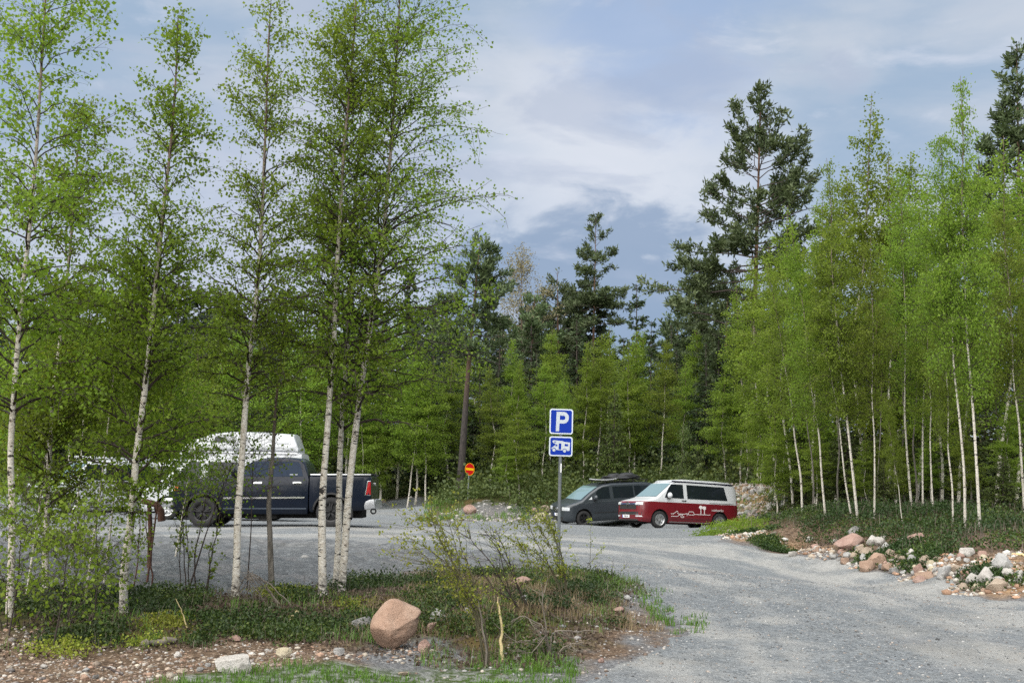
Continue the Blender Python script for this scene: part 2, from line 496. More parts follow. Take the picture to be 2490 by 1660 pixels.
vcol(gme, 'zone2', np.stack([lawn_w, lawn_w * 0, lawn_w * 0], 1))
go = link('ground', gme, GROUND_M); tag(go, kind='structure')
# a wide plate that carries the land on behind and beside the picture
bm = bmesh.new()
for x0, x1, y0, y1 in [(-900, 900, -900, -60)]:
    pass
def backland():
    n = 60
    xs = np.linspace(-900, 900, n); ys = np.linspace(-700, 1500, n)
    X, Y = np.meshgrid(xs, ys, indexing='ij')
    r = np.hypot(X, Y); a = np.arctan2(X, Y)
    Z = np.where(r < 400, -1.5, 0) + np.where(Y > 0, np.minimum(r, 900) * .065, 0) - 6.0
    i = np.arange(n - 1)[:, None] * n + np.arange(n - 1)[None]
    f = np.stack([i, i + n, i + n + 1, i + 1], -1).reshape(-1, 4)
    return np.stack([X.ravel(), Y.ravel(), Z.ravel()], 1), f
V_, f_ = backland()
bme = np_mesh('terrain', V_, [f_], True)
vcol(bme, 'zone', np.tile([1.0, 0, 0], (len(V_), 1))); vcol(bme, 'zone2', np.zeros((len(V_), 3)))
tag(link('terrain', bme, GROUND_M), kind='structure')
# ground behind the camera
def rear_ground():
    rr = np.geomspace(.5, 60, 40); aa = np.linspace(R(80), R(280), 60)
    x, y, f = fan_grid(rr, aa)
    me = np_mesh('rear_ground', np.stack([x, y, land_h(x, y)], 1), [f[:, ::-1]], True)
    vcol(me, 'zone', np.tile([0, .8, 0], (len(x), 1))); vcol(me, 'zone2', np.zeros((len(x), 3)))
    tag(link('ground', me, GROUND_M), kind='structure')
rear_ground()

# gravel sheet: the same land a finger's width higher, diving under the soil along its ragged edge
keep_r = rs[(rs >= 3) & (rs < 62)]
rx, ry, rf = fan_grid(keep_r, angs)
rsd = road_sd(rx, ry)
lift = np.clip(rsd * .12, -.09, .018)
slope = poly_w(rx, ry, poly_px([(-500, 1425), (150, 1425), (330, 1446), (560, 1441), (830, 1413), (1150, 1386), (1290, 1386), (1330, 1372), (1200, 1345), (1010, 1330), (700, 1312), (330, 1305), (-500, 1305)]), .9, 1.2)
rz_ = land_h(rx, ry) + lift + slope * ((vnoise(rx, ry, .45, 31) - .5) * .14 + (vnoise(rx, ry, .16, 32) - .5) * .09)
ok = (rsd > -.8)[rf].all(1)
used = np.unique(rf[ok]); remap = -np.ones(len(rx), int); remap[used] = np.arange(len(used))
rme = np_mesh('gravel_road', np.stack([rx, ry, rz_], 1)[used], [remap[rf[ok]][:, ::-1]], True)
# wheel tracks: streaks that follow the sweep of the road from the lower right corner up to the parking place
mid = np.array([(p[0], p[1]) for p in (hit(2300, 1640), hit(2150, 1540), hit(1950, 1450), hit(1700, 1370), hit(1450, 1335), hit(1200, 1312), hit(900, 1300), hit(500, 1300))])
def along(x, y):
    best = np.full(x.shape, 1e9); off = np.zeros(x.shape); s0 = 0; sl = np.zeros(x.shape)
    for a, b in zip(mid[:-1], mid[1:]):
        e = b - a; L = np.hypot(*e)
        t = np.clip(((x - a[0]) * e[0] + (y - a[1]) * e[1]) / L ** 2, -.5 if s0 == 0 else 0, 1)
        d = np.hypot(x - a[0] - t * e[0], y - a[1] - t * e[1])
        side = np.sign((x - a[0]) * e[1] - (y - a[1]) * e[0])
        m = d < best
        best = np.where(m, d, best); off = np.where(m, d * side, off); sl = np.where(m, s0 + t * L, sl)
        s0 += L
    return off, sl
off, sl = along(rx[used], ry[used])
st = np.zeros(len(used))
for k, (sw, sd_) in enumerate([(.22, 41), (.5, 42), (1.1, 43)]):
    st += vnoise(off + (vnoise(sl, sl * 0, 3, 44) - .5) * .5, sl * .06, sw, sd_) * (.5, .9, 1.0)[k]
st = st + (vnoise(rx[used], ry[used], .7, 46) - .5) * 1.1 + (vnoise(rx[used], ry[used], .2, 47) - .5) * .5
st = np.clip((st / 2.4 - .42) / .3, 0, 1) * np.clip((6.5 - np.abs(off)) / 2.5, 0, 1)
st = st * np.clip((46 - ry[used]) / 12, .25, 1)
vcol(rme, 'track', np.stack([st, slope[used], st * 0], 1))
tag(link('gravel_road', rme, GRAVEL_M), kind='structure')
# ------------------------------------------------------------------ vehicles
M_TYRE = mat('tyre_rubber', (.018, .018, .019), .85, bump=.3, bscale=60)
M_RIM = mat('silver_alloy', (.55, .56, .57), .35, .9)
M_RIMD = mat('black_alloy', (.02, .02, .022), .4, .3)
M_BLACKP = mat('black_plastic', (.018, .018, .019), .55, var=.2)
M_WELL = mat('wheel_well', (.008, .008, .008), .95)
M_CHROME = mat('chrome', (.72, .73, .75), .18, 1.0)
M_LAMP = mat('headlamp_glass', (.70, .73, .76), .12, .3, coat=.6)
M_RED = mat('tail_lamp_red', (.35, .012, .012), .2, coat=.5)
M_AMBER = mat('amber_lamp', (.6, .13, .03), .25)
M_PLATE = mat('plate_white', (.75, .76, .77), .5)
M_PLATEB = mat('plate_blue', (.02, .07, .35), .5)
M_INK = mat('plate_ink', (.02, .02, .02), .6)
def glass_mat(name, col, rough=.06):
    m = mat(name, col, rough, 0, .35, 0)
    return m
M_GLASS = glass_mat('dark_tinted_glass', (.010, .014, .017))
M_GLASSB = mat('navy_tinted_glass', (.010, .020, .040), .08, spec=.12)
M_SCREEN = glass_mat('windscreen_glass', (.13, .20, .22), .04)
M_WHITE = mat('white_paint', (.50, .52, .54), .3, coat=.3, var=.04, vscale=2)
M_MAROON = mat('dark_red_paint', (.135, .008, .014), .28, coat=.3, var=.06, vscale=2)
M_GREYP = mat('slate_grey_paint', (.034, .042, .050), .32, .2, coat=.3, var=.06, vscale=2)
M_NAVY = mat('navy_black_paint', (.0045, .008, .017), .22, spec=.25, coat=.08, var=.08, vscale=2)
M_SILVER = mat('silver_paint', (.36, .38, .40), .3, .4, coat=.6)
M_DECAL = mat('white_decal', (.68, .64, .64), .5)
M_DECALD = mat('dark_decal', (.05, .03, .03), .5)

class Body:
    """stations: (x, bottom z, top z, half width, half width at roof, corner radius); x runs forward"""
    def __init__(s, st, zbelt):
        s.st = np.array(sorted(st), float); s.zbelt = zbelt
    def par(s, x):
        return [np.interp(x, s.st[:, 0], s.st[:, k]) for k in range(1, 6)]
    def y(s, x, z):
        zb, zt, w, wt, r = s.par(x)
        lo = np.clip((zb + .16 - z) / .16, 0, 1)
        mid = np.clip((z - zb) / max(.05, s.zbelt - zb), 0, 1)
        u = np.clip((z - s.zbelt) / max(.1, zt - s.zbelt), 0, 1) if zt > s.zbelt else 0.0
        return w - .06 * lo ** 2 - .02 * (1 - math.sin(mid * math.pi)) + (wt - w) * u
    def section(s, x):
        zb, zt, w, wt, r = s.par(x)
        pts = [(0, zb), (s.y(x, zb) * .6, zb)]
        zs = np.linspace(zb, zt - r, 12)
        pts += [(s.y(x, z), z) for z in zs]
        y0 = s.y(x, zt - r)
        for a in np.linspace(0, math.pi / 2, 6)[1:]:
            pts.append((y0 - r * 1.3 * (1 - math.cos(a)), zt - r + r * math.sin(a)))
        ye = pts[-1][0]
        for t in (.75, .5, .25, 0):
            pts.append((ye * t, zt + .03 * (1 - t * t) * min(1, w)))
        return pts
    def mesh(s):
        bm = bmesh.new()
        xs = s.st[:, 0]
        dense = []
        for a, b in zip(xs[:-1], xs[1:]):
            n = max(1, int((b - a) / .22))
            dense += list(np.linspace(a, b, n + 1)[:-1])
        dense.append(xs[-1])
        rows = []
        for x in dense:
            sec = s.section(x)
            row = [bm.verts.new((x, y, z)) for y, z in sec] + [bm.verts.new((x, -y, z)) for y, z in sec[-2:0:-1]]
            rows.append(row)
        m = len(rows[0])
        for a, b in zip(rows[:-1], rows[1:]):
            for i in range(m):
                j = (i + 1) % m
                bm.faces.new((a[i], a[j], b[j], b[i]))
        bm.faces.new(rows[0]); bm.faces.new(rows[-1][::-1])
        bmesh.ops.recalc_face_normals(bm, faces=bm.faces)
        return bm
    def xf(s, y, z, sign=1):
        """how far forward (or back) the skin reaches at (y, z)"""
        xs = np.linspace(s.st[-1, 0], s.st[0, 0], 500) if sign > 0 else np.linspace(s.st[0, 0], s.st[-1, 0], 500)
        for x in xs:
            zb, zt, w, wt, r = s.par(x)
            ztop = zt + .03 * (1 - min(1, abs(y) / max(w, .1)) ** 2)
            if s.y(x, z) >= abs(y) - 1e-4 and ztop >= z:
                return x
        return xs[-1]
def side_panel(name, B, pts, m, parent, off=.008, side=1, thick=.012):
    """a flat-ish panel lying on the flank, outline given as (x, z)"""
    bm = bmesh.new()
    cs = [(sum(p[0] for p in pts) / len(pts)), (sum(p[1] for p in pts) / len(pts))]
    def P(x, z, o): return (x, side * (float(B.y(x, z)) + o), z)
    dense = []
    for a, b in zip(pts, pts[1:] + pts[:1]):
        n = max(1, int(math.hypot(b[0] - a[0], b[1] - a[1]) / .25))
        for k in range(n): dense.append((a[0] + (b[0] - a[0]) * k / n, a[1] + (b[1] - a[1]) * k / n))
    c = bm.verts.new(P(*cs, off)); ring = [bm.verts.new(P(x, z, off)) for x, z in dense]
    back = [bm.verts.new(P(x, z, off - thick)) for x, z in dense]
    for i in range(len(ring)):
        j = (i + 1) % len(ring)
        bm.faces.new((c, ring[i], ring[j])); bm.faces.new((ring[i], back[i], back[j], ring[j]))
    bmesh.ops.recalc_face_normals(bm, faces=bm.faces)
    return bm_obj(name, bm, m, parent)
def front_panel(name, B, y0, y1, z0, z1, m, parent, off=.012, top_in=0.0, nz=6, ny=10, sign=1):
    """a panel laid on the nose (sign 1) or the tail (sign -1), outline in (y, z)"""
    bm = bmesh.new(); rows = []
    for i in range(nz + 1):
        z = z0 + (z1 - z0) * i / nz
        k = top_in * i / nz
        a, b = (y0 + k * (1 if y0 < 0 else 1 if y0 * y1 > 0 and False else 0), y1 - k)
        row = []
        for j in range(ny + 1):
            y = a + (b - a) * j / ny
            row.append(bm.verts.new((B.xf(y, z, sign) + sign * off, y, z + (.006 if sign > 0 else 0))))
        rows.append(row)
    for a, b in zip(rows[:-1], rows[1:]):
        for j in range(ny): bm.faces.new((a[j], a[j + 1], b[j + 1], b[j]))
    r = bmesh.ops.extrude_face_region(bm, geom=list(bm.faces))
    for v in r['geom']:
        if isinstance(v, bmesh.types.BMVert): v.co.x -= sign * .02
    bmesh.ops.recalc_face_normals(bm, faces=bm.faces)
    return bm_obj(name, bm, m, parent, True, 30)
def add_box(bm, c, s, rot=None, bev=0.0):
    r = bmesh.ops.create_cube(bm, size=1.0)
    vs = r['verts']
    bmesh.ops.scale(bm, vec=s, verts=vs)
    if bev:
        es = list({e for v in vs for e in v.link_edges})
        q = bmesh.ops.bevel(bm, geom=es, offset=bev, segments=2, affect='EDGES', profile=.6)
        vs = list({v for f in q['faces'] for v in f.verts} | {v for v in vs if v.is_valid})
    if rot: bmesh.ops.rotate(bm, cent=(0, 0, 0), matrix=Euler(rot).to_matrix(), verts=vs)
    bmesh.ops.translate(bm, vec=c, verts=vs)
    return vs
def box_obj(name, c, s, m, parent, rot=None, bev=.01):
    bm = bmesh.new(); add_box(bm, c, s, rot, bev)
    return bm_obj(name, bm, m, parent, True, 35)
def lathe_y(bm, prof, n=36, c=(0, 0, 0)):
    """prof: (radius, y) closed ring turned about the y axis"""
    rows = []
    for k in range(n):
        a = 2 * math.pi * k / n
        rows.append([bm.verts.new((c[0] + r * math.cos(a), c[1] + y, c[2] + r * math.sin(a))) for r, y in prof])
    m = len(prof)
    for k in range(n):
        a, b = rows[k], rows[(k + 1) % n]
        for i in range(m):
            j = (i + 1) % m
            bm.faces.new((a[i], a[j], b[j], b[i]))
def make_wheel(r, rr, wd, rim_m, parent, x, side, ytr, spokes=5, twin=True):
    """tyre with the rim as a piece of its own; ytr = outer face"""
    s = side
    y1 = ytr
    bm = bmesh.new()
    prof = [(rr, y1 - .015), (rr + .02, y1), (r - .05, y1), (r - .012, y1 - .02), (r, y1 - .05), (r, y1 - wd + .05), (r - .012, y1 - wd + .02), (r - .05, y1 - wd), (rr, y1 - wd)]
    lathe_y(bm, [(a, s * b) for a, b in prof], 40, (x, 0, r))
    for k in range(40):                                            # tread blocks
        a = 2 * math.pi * k / 40
        add_box(bm, (x + math.cos(a) * (r - .002), s * (y1 - wd / 2), r + math.sin(a) * (r - .002)), (.012, wd * .82, .03), (0, -a, 0))
    bmesh.ops.recalc_face_normals(bm, faces=bm.faces)
    w = bm_obj('wheel', bm, M_TYRE, parent, True, 40)
    bm = bmesh.new()
    lathe_y(bm, [(rr * a, s * (y1 - b)) for a, b in ((.0, .09), (.18, .06), (.2, .10), (.86, .11), (.88, .03), (1.0, .012), (1.0, .16), (0, .16))], 36, (x, 0, r))
    for k in range(spokes):
        for d in ((-.14, .14) if twin else (0,)):
            a = 2 * math.pi * k / spokes + .3 + d
            add_box(bm, (x + math.cos(a) * rr * .53, s * (y1 - .045), r + math.sin(a) * rr * .53), (rr * .82, .05, rr * .115), (0, -a, 0), .006)
    bmesh.ops.recalc_face_normals(bm, faces=bm.faces)
    bm_obj('rim', bm, rim_m, w, True, 40)
    return w
def finish_body(name, B, mats, parent, axles, rw, zpaint=None, yin=.32):
    """skin with the wheel arches cut out; mats: upper paint (0), lower paint (1), arch (2)"""
    bm = B.mesh()
    if zpaint:
        bmesh.ops.bisect_plane(bm, geom=bm.verts[:] + bm.edges[:] + bm.faces[:], plane_co=(0, 0, zpaint), plane_no=(0, 0, 1))
    me = bpy.data.meshes.new(name + '_cut'); bm.to_mesh(me); bm.free()
    tmp = bpy.data.objects.new('tmp', me); COL.objects.link(tmp)
    cut = bmesh.new()
    wmax = B.st[:, 3].max()
    for ax in axles:
        for s in (1, -1):
            r = bmesh.ops.create_cone(cut, cap_ends=True, segments=28, radius1=rw, radius2=rw, depth=yin + .3)
            bmesh.ops.rotate(cut, cent=(0, 0, 0), matrix=Euler((math.pi / 2, 0, 0)).to_matrix(), verts=r['verts'])
            bmesh.ops.translate(cut, vec=(ax, s * (wmax - yin / 2 + .15), rw - .07), verts=r['verts'])
    cme = bpy.data.meshes.new('cut'); cut.to_mesh(cme); cut.free()
    co = bpy.data.objects.new('cut', cme); COL.objects.link(co)
    md = tmp.modifiers.new('b', 'BOOLEAN'); md.object = co; md.operation = 'DIFFERENCE'; md.solver = 'EXACT'
    dg = bpy.context.evaluated_depsgraph_get()
    res = bpy.data.meshes.new_from_object(tmp.evaluated_get(dg)); res.name = name
    bpy.data.objects.remove(tmp); bpy.data.objects.remove(co)
    o = link(name, res, None, parent)
    res.materials.clear()
    for m in mats: res.materials.append(m)
    for p in res.polygons:
        c = p.center
        idx = 0
        if zpaint and c.z < zpaint and len(mats) > 2: idx = 1
        for ax in axles:
            if math.hypot(c.x - ax, c.z - (rw - .07)) < rw * 1.02 and (abs(c.y) < wmax - .1 and abs(c.y) > wmax - yin - .05 or math.hypot(c.x - ax, c.z - (rw - .07)) < rw * .995 and abs(p.normal.y) < .5 and abs(c.y) > wmax - yin - .05):
                idx = len(mats) - 1
        if p.normal.z < -.8 and c.z < .5: idx = len(mats) - 1
        p.material_index = idx
    res.polygons.foreach_set('use_smooth', [True] * len(res.polygons))
    try: res.set_sharp_from_angle(angle=R(38))
    except Exception: pass
    return o
def strip(name, B, pts, m, parent, w=.02, off=.012, side=1):
    """a drawn line on the flank through (x, z) points"""
    bm = bmesh.new()
    P = [Vector((x, 0, z)) for x, z in pts]
    prev = None
    for i, p in enumerate(P):
        d = (P[min(i + 1, len(P) - 1)] - P[max(i - 1, 0)]).normalized()
        nn = Vector((-d.z, 0, d.x)) * w / 2
        a, b = p + nn, p - nn
        cur = [bm.verts.new((v.x, side * (float(B.y(v.x, v.z)) + off), v.z)) for v in (a, b)]
        if prev: bm.faces.new((prev[0], prev[1], cur[1], cur[0]))
        prev = cur
    bmesh.ops.recalc_face_normals(bm, faces=bm.faces)
    return bm_obj(name, bm, m, parent)
def join_mesh(name, objs, parent):
    """several freshly built meshes of one part made into one"""
    bm = bmesh.new()
    mats = []
    for o in objs:
        for m in o.data.materials:
            if m not in mats: mats.append(m)
    for o in objs:
        tmp = bmesh.new(); tmp.from_mesh(o.data)
        tmp.transform(o.matrix_basis)
        for f in tmp.faces: f.material_index = mats.index(o.data.materials[f.material_index])
        me = bpy.data.meshes.new('t'); tmp.to_mesh(me); tmp.free()
        bm.from_mesh(me)
    me = bpy.data.meshes.new(name); bm.to_mesh(me); bm.free()
    for o in objs: bpy.data.objects.remove(o)
    return link(name, me, mats, parent)
def text_mesh(txt, size, m, name, parent, mw, extrude=.003, align='CENTER'):
    cu = bpy.data.curves.new('t', 'FONT'); cu.body = txt; cu.size = size; cu.extrude = extrude; cu.align_x = align; cu.align_y = 'CENTER'
    t = bpy.data.objects.new('t', cu); COL.objects.link(t)
    dg = bpy.context.evaluated_depsgraph_get()
    me = bpy.data.meshes.new_from_object(t.evaluated_get(dg))
    bpy.data.objects.remove(t)
    me.transform(mw); me.materials.clear()
    return link(name, me, m, parent)
def plate(parent, x, y, z, txt, yaw=0.0):
    pb = bmesh.new(); add_box(pb, (x, y, z), (.015, .52, .115), None, .003)
    p = bm_obj('licence_plate', pb, M_PLATE, parent)
    box_obj('country_band', (x + .006, y - .236, z), (.014, .045, .11), M_PLATEB, p, None, .002)
    mw = Matrix.Translation((x + .010, y + .02, z)) @ Euler((math.pi / 2, 0, math.pi / 2)).to_matrix().to_4x4()
    text_mesh(txt, .095, M_INK, 'plate_number', p, mw)
def mirror(parent, B, x, z, m, side=1):
    bm = bmesh.new()
    y0 = float(B.y(x, z)); r = bmesh.ops.create_uvsphere(bm, u_segments=14, v_segments=8, radius=1)
    bmesh.ops.scale(bm, vec=(.09, .13, .12), verts=r['verts'])
    bmesh.ops.translate(bm, vec=(x, side * (y0 + .16), z + .02), verts=r['verts'])
    o = bm_obj('wing_mirror', bm, m, parent, True)
    box_obj('mirror_foot', (x, side * (y0 + .05), z - .08), (.14, .14, .06), M_BLACKP, o)
def under(parent, x0, x1, w, z0, z1):
    box_obj('chassis', ((x0 + x1) / 2, 0, (z0 + z1) / 2), (x1 - x0, w, z1 - z0), M_WELL, parent)
def seat_on(root, wheels):
    """tilt a vehicle so that its wheels stand on the land: wheels = (front x, rear x, half track)"""
    fx, rx_, tr = wheels
    yaw = root.rotation_euler.z
    c, s = math.cos(yaw), math.sin(yaw)
    def g(x, y):
        X, Y = root.location.x + c * x - s * y, root.location.y + s * x + c * y
        return gz(X, Y) + float(np.clip(road_sd(np.array([X]), np.array([Y])) * .12, -.09, .018)[0])
    fl, fr, rl, rr_ = g(fx, tr), g(fx, -tr), g(rx_, tr), g(rx_, -tr)
    pitch = math.atan2((fl + fr - rl - rr_) / 2, fx - rx_)
    roll = math.atan2((fl + rl - fr - rr_) / 2, 2 * tr)
    root.location.z = (fl + fr + rl + rr_) / 4 - ((fx + rx_) / 2) * math.tan(pitch)
    q = Matrix.Rotation(yaw, 3, 'Z') @ Matrix.Rotation(-pitch, 3, 'Y') @ Matrix.Rotation(roll, 3, 'X')
    root.rotation_euler = q.to_euler()

# ---- two-tone camper van
def build_red_van():
    root = empty('camper_van')
    tag(root, 'two-tone van, dark red below and white above, with white line drawing on its side', 'van')
    st = [(2.42, .34, .93, .62, .62, .06), (2.38, .27, 1.00, .80, .78, .08), (2.27, .24, 1.06, .90, .88, .09), (2.05, .23, 1.115, .945, .93, .09), (1.80, .23, 1.17, .95, .90, .09),
          (1.56, .23, 1.25, .95, .88, .09), (1.16, .23, 1.56, .95, .84, .09), (.80, .23, 1.84, .95, .80, .10), (.62, .23, 1.91, .95, .80, .10), (.2, .23, 1.94, .95, .80, .10),
          (-1.5, .23, 1.93, .95, .80, .10), (-2.2, .25, 1.90, .945, .79, .10), (-2.38, .28, 1.86, .93, .78, .10), (-2.46, .36, 1.72, .89, .77, .10), (-2.49, .5, 1.30, .84, .80, .08)]
    B = Body(st, 1.10)
    finish_body('body', B, [M_WHITE, M_MAROON, M_WELL], root, (1.5, -1.5), .42, 1.055)
    for s in (1, -1):
        side_panel('side_window', B, [(1.24, 1.235), (.30, 1.225), (.30, 1.80), (.86, 1.80), (1.02, 1.62)], M_GLASS, root, side=s)
        side_panel('side_window', B, [(.12, 1.225), (-1.92, 1.225), (-1.80, 1.78), (.12, 1.80)], M_GLASS, root, side=s)
        side_panel('door_handle', B, [(.42, 1.125), (.20, 1.125), (.20, 1.155), (.42, 1.155)], M_BLACKP, root, off=.03, side=s, thick=.04)
        strip('swage_line', B, [(1.05, .40), (-1.02, .40)], M_BLACKP, root, .012, .006, s)
        for x in (1.30, .21, -.98): strip('door_gap', B, [(x, .30), (x, 1.21)], M_WELL, root, .012, .004, s)
        strip('slide_rail', B, [(-.98, 1.09), (-2.2, 1.09)], M_WELL, root, .02, .006, s)
        side_panel('sill_trim', B, [(1.02, .25), (-1.02, .25), (-1.02, .285), (1.02, .285)], mat('sill_grey', (.3, .27, .27), .5), root, side=s)
        for x in (1.5, -1.5):
            make_wheel(.345, .23, .22, M_RIM, root, x, s, .94)
        mirror(root, B, 1.08, 1.31, M_WHITE, s)
    front_panel('windscreen', B, -.74, .74, 1.27, 1.83, M_SCREEN, root, .02, top_in=.05)
    front_panel('grille', B, -.60, .60, .72, .87, M_BLACKP, root, .012)
    g = front_panel('chrome_bar', B, -.80, .80, .875, .905, M_CHROME, root, .02, nz=1)
    front_panel('chrome_bar', B, -.62, .62, .955, .975, M_CHROME, root, .016, nz=1)
    front_panel('dark_band', B, -.58, .58, .91, .95, mat('grille_blue', (.04, .06, .14), .25), root, .01, nz=2)
    for s in (1, -1):
        a, b = (.56, .885) if s > 0 else (-.885, -.56)
        front_panel('headlight', B, a, b, .90, 1.01, M_LAMP, root, .016, nz=4)
        a, b = (.58, .87) if s > 0 else (-.87, -.58)
        front_panel('fog_light', B, a, b, .42, .47, M_LAMP, root, .012, nz=2)
    front_panel('bumper_grille', B, -.86, .86, .52, .62, M_BLACKP, root, .010, nz=3)
    front_panel('bumper_trim', B, -.87, .87, .505, .525, M_CHROME, root, .018, nz=1)
    front_panel('lower_lip', B, -.84, .84, .27, .32, M_BLACKP, root, .012, nz=2)
    bm = bmesh.new()                                              # round badge: ring with a V over a W
    lathe_y(bm, [(.075, -.01), (.090, -.01), (.090, .012), (.075, .012)], 24)
    bmesh.ops.rotate(bm, cent=(0, 0, 0), matrix=Euler((0, 0, math.pi / 2)).to_matrix(), verts=bm.verts)
    for pts in ([(-.03, .07), (0, .012), (.03, .07)], [(-.065, .035), (-.032, -.065), (0, 0), (.032, -.065), (.065, .035)]):
        for p, q in zip(pts[:-1], pts[1:]):
            L = math.hypot(q[0] - p[0], q[1] - p[1]); a = math.atan2(q[1] - p[1], q[0] - p[0])
            add_box(bm, (0, (p[0] + q[0]) / 2, (p[1] + q[1]) / 2), (.02, L, .014), (a, 0, 0))
    bmesh.ops.translate(bm, vec=(2.455, 0, .935), verts=bm.verts)
    bm_obj('front_badge', bm, M_CHROME, root)
    plate(root, 2.445, -.12, .44, 'MJS196')
    # pop-up roof and awning
    bm = bmesh.new()
    for x, z0, z1, w in [(.72, 1.90, 1.93, .62), (.60, 1.925, 1.985, .68), (.2, 1.945, 2.02, .71), (-1.5, 1.935, 2.015, .71), (-2.2, 1.905, 1.985, .70), (-2.36, 1.87, 1.93, .66)]:
        for y, z in ((-w, z0), (w, z0), (w - .02, z1 - .02), (w - .10, z1), (-w + .10, z1), (-w + .02, z1 - .02)): bm.verts.new((x, y, z))
    bm.verts.ensure_lookup_table()
    for k in range(5):
        for i in range(6):
            j = (i + 1) % 6
            bm.faces.new([bm.verts[k * 6 + i], bm.verts[k * 6 + j], bm.verts[k * 6 + 6 + j], bm.verts[k * 6 + 6 + i]])
    bm.faces.new([bm.verts[i] for i in range(6)]); bm.faces.new([bm.verts[30 + i] for i in range(6)])
    bmesh.ops.recalc_face_normals(bm, faces=bm.faces)
    bm_obj('pop_up_roof', bm, M_WHITE, root, True, 30)
    box_obj('awning_rail', (-.75, .765, 1.905), (3.1, .07, .06), mat('awning_dark', (.012, .012, .03), .4), root, (0, -.008, 0))
    box_obj('roof_seam', (.66, 0, 1.93), (.04, 1.2, .02), M_BLACKP, root)
    under(root, -2.3, 2.2, 1.2, .18, .4)
    # bicycle carrier on the tailgate
    bm = bmesh.new()
    for y in (-.5, .5):
        add_box(bm, (-2.60, y, 1.25), (.03, .03, 1.0), (0, .06, 0)); add_box(bm, (-2.62, y, .85), (.28, .03, .03))
    for z in (.85, 1.3, 1.7): add_box(bm, (-2.60 - (z - 1.25) * -.06, 0, z), (.03, 1.2, .03))
    bm_obj('bike_carrier', bm, M_BLACKP, root)
    for s in (1, -1):
        side_panel('tail_light', B, [(-2.40, 1.02), (-2.47, 1.02), (-2.455, 1.25), (-2.40, 1.25)], M_RED, root, side=s)
    box_obj('rear_bumper', (-2.44, 0, .42), (.16, 1.8, .2), M_MAROON, root, None, .03)
    # drawings on both flanks
    for s in (1, -1):
        L = []
        def S(pts, w=.022): L.append(strip('line', B, pts, M_DECAL, root, w, .010, s))
        S([(.96, .60), (.84, .60), (.76, .65), (.70, .70), (.64, .71), (.62, .66), (.66, .64), (.60, .60), (.34, .60), (.22, .62), (.10, .62)])
        S([(.96, .50), (.64, .50), (.56, .56), (.48, .575), (.40, .55), (.50, .50), (.44, .46), (.34, .47), (.32, .50), (.42, .545), (.36, .60)])
        S([(.10, .60), (.10, .66), (.06, .71), (-.13, .71), (-.17, .66), (-.17, .58), (.10, .58)])
        S([(-.17, .61), (-.98, .61), (-1.0, .62)])
        S([(.14, .60), (.18, .53), (.20, .60)], .016)
        for x, z1 in ((-.52, .86), (-.70, .84)):
            S([(x, .60), (x, z1)], .035)
            for k in range(5):
                a = k * 1.257
                cx, cz = x + .045 * math.cos(a), z1 + .045 + .035 * math.sin(a)
                L.append(side_panel('crown', B, [(cx + .05 * math.cos(t), cz + .045 * math.sin(t)) for t in np.linspace(0, 2 * math.pi, 9)[:-1]], M_DECAL, root, .011, s, .008))
        join_mesh('side_drawing', L, root)
        y = float(B.y(-1.38, .81)) + .012
        if s > 0: mw = Matrix.Translation((-1.38, y, .81)) @ Euler((math.pi / 2, 0, math.pi)).to_matrix().to_4x4()
        else: mw = Matrix.Translation((-1.38, -y, .81)) @ Euler((math.pi / 2, 0, 0)).to_matrix().to_4x4()
        text_mesh('roadsurfer', .145, M_DECAL, 'side_lettering', root, mw, .002)
    return root, B

def place_vehicle(root, wheel_px, wheel_local, yaw, wheels):
    """stand a vehicle so that the named wheel meets the land at an image point and depth"""
    p = at(*wheel_px)
    c, s = math.cos(yaw), math.sin(yaw)
    lx, ly = wheel_local
    root.location = (p[0] - (c * lx - s * ly), p[1] - (s * lx + c * ly), p[2])
    root.rotation_euler = (0, 0, yaw)
    seat_on(root, wheels)
van, VB = build_red_van()
place_vehicle(van, (1601, 1284.5, 42.3), (1.5, .85), math.pi + R(26), (1.5, -1.5, .83))

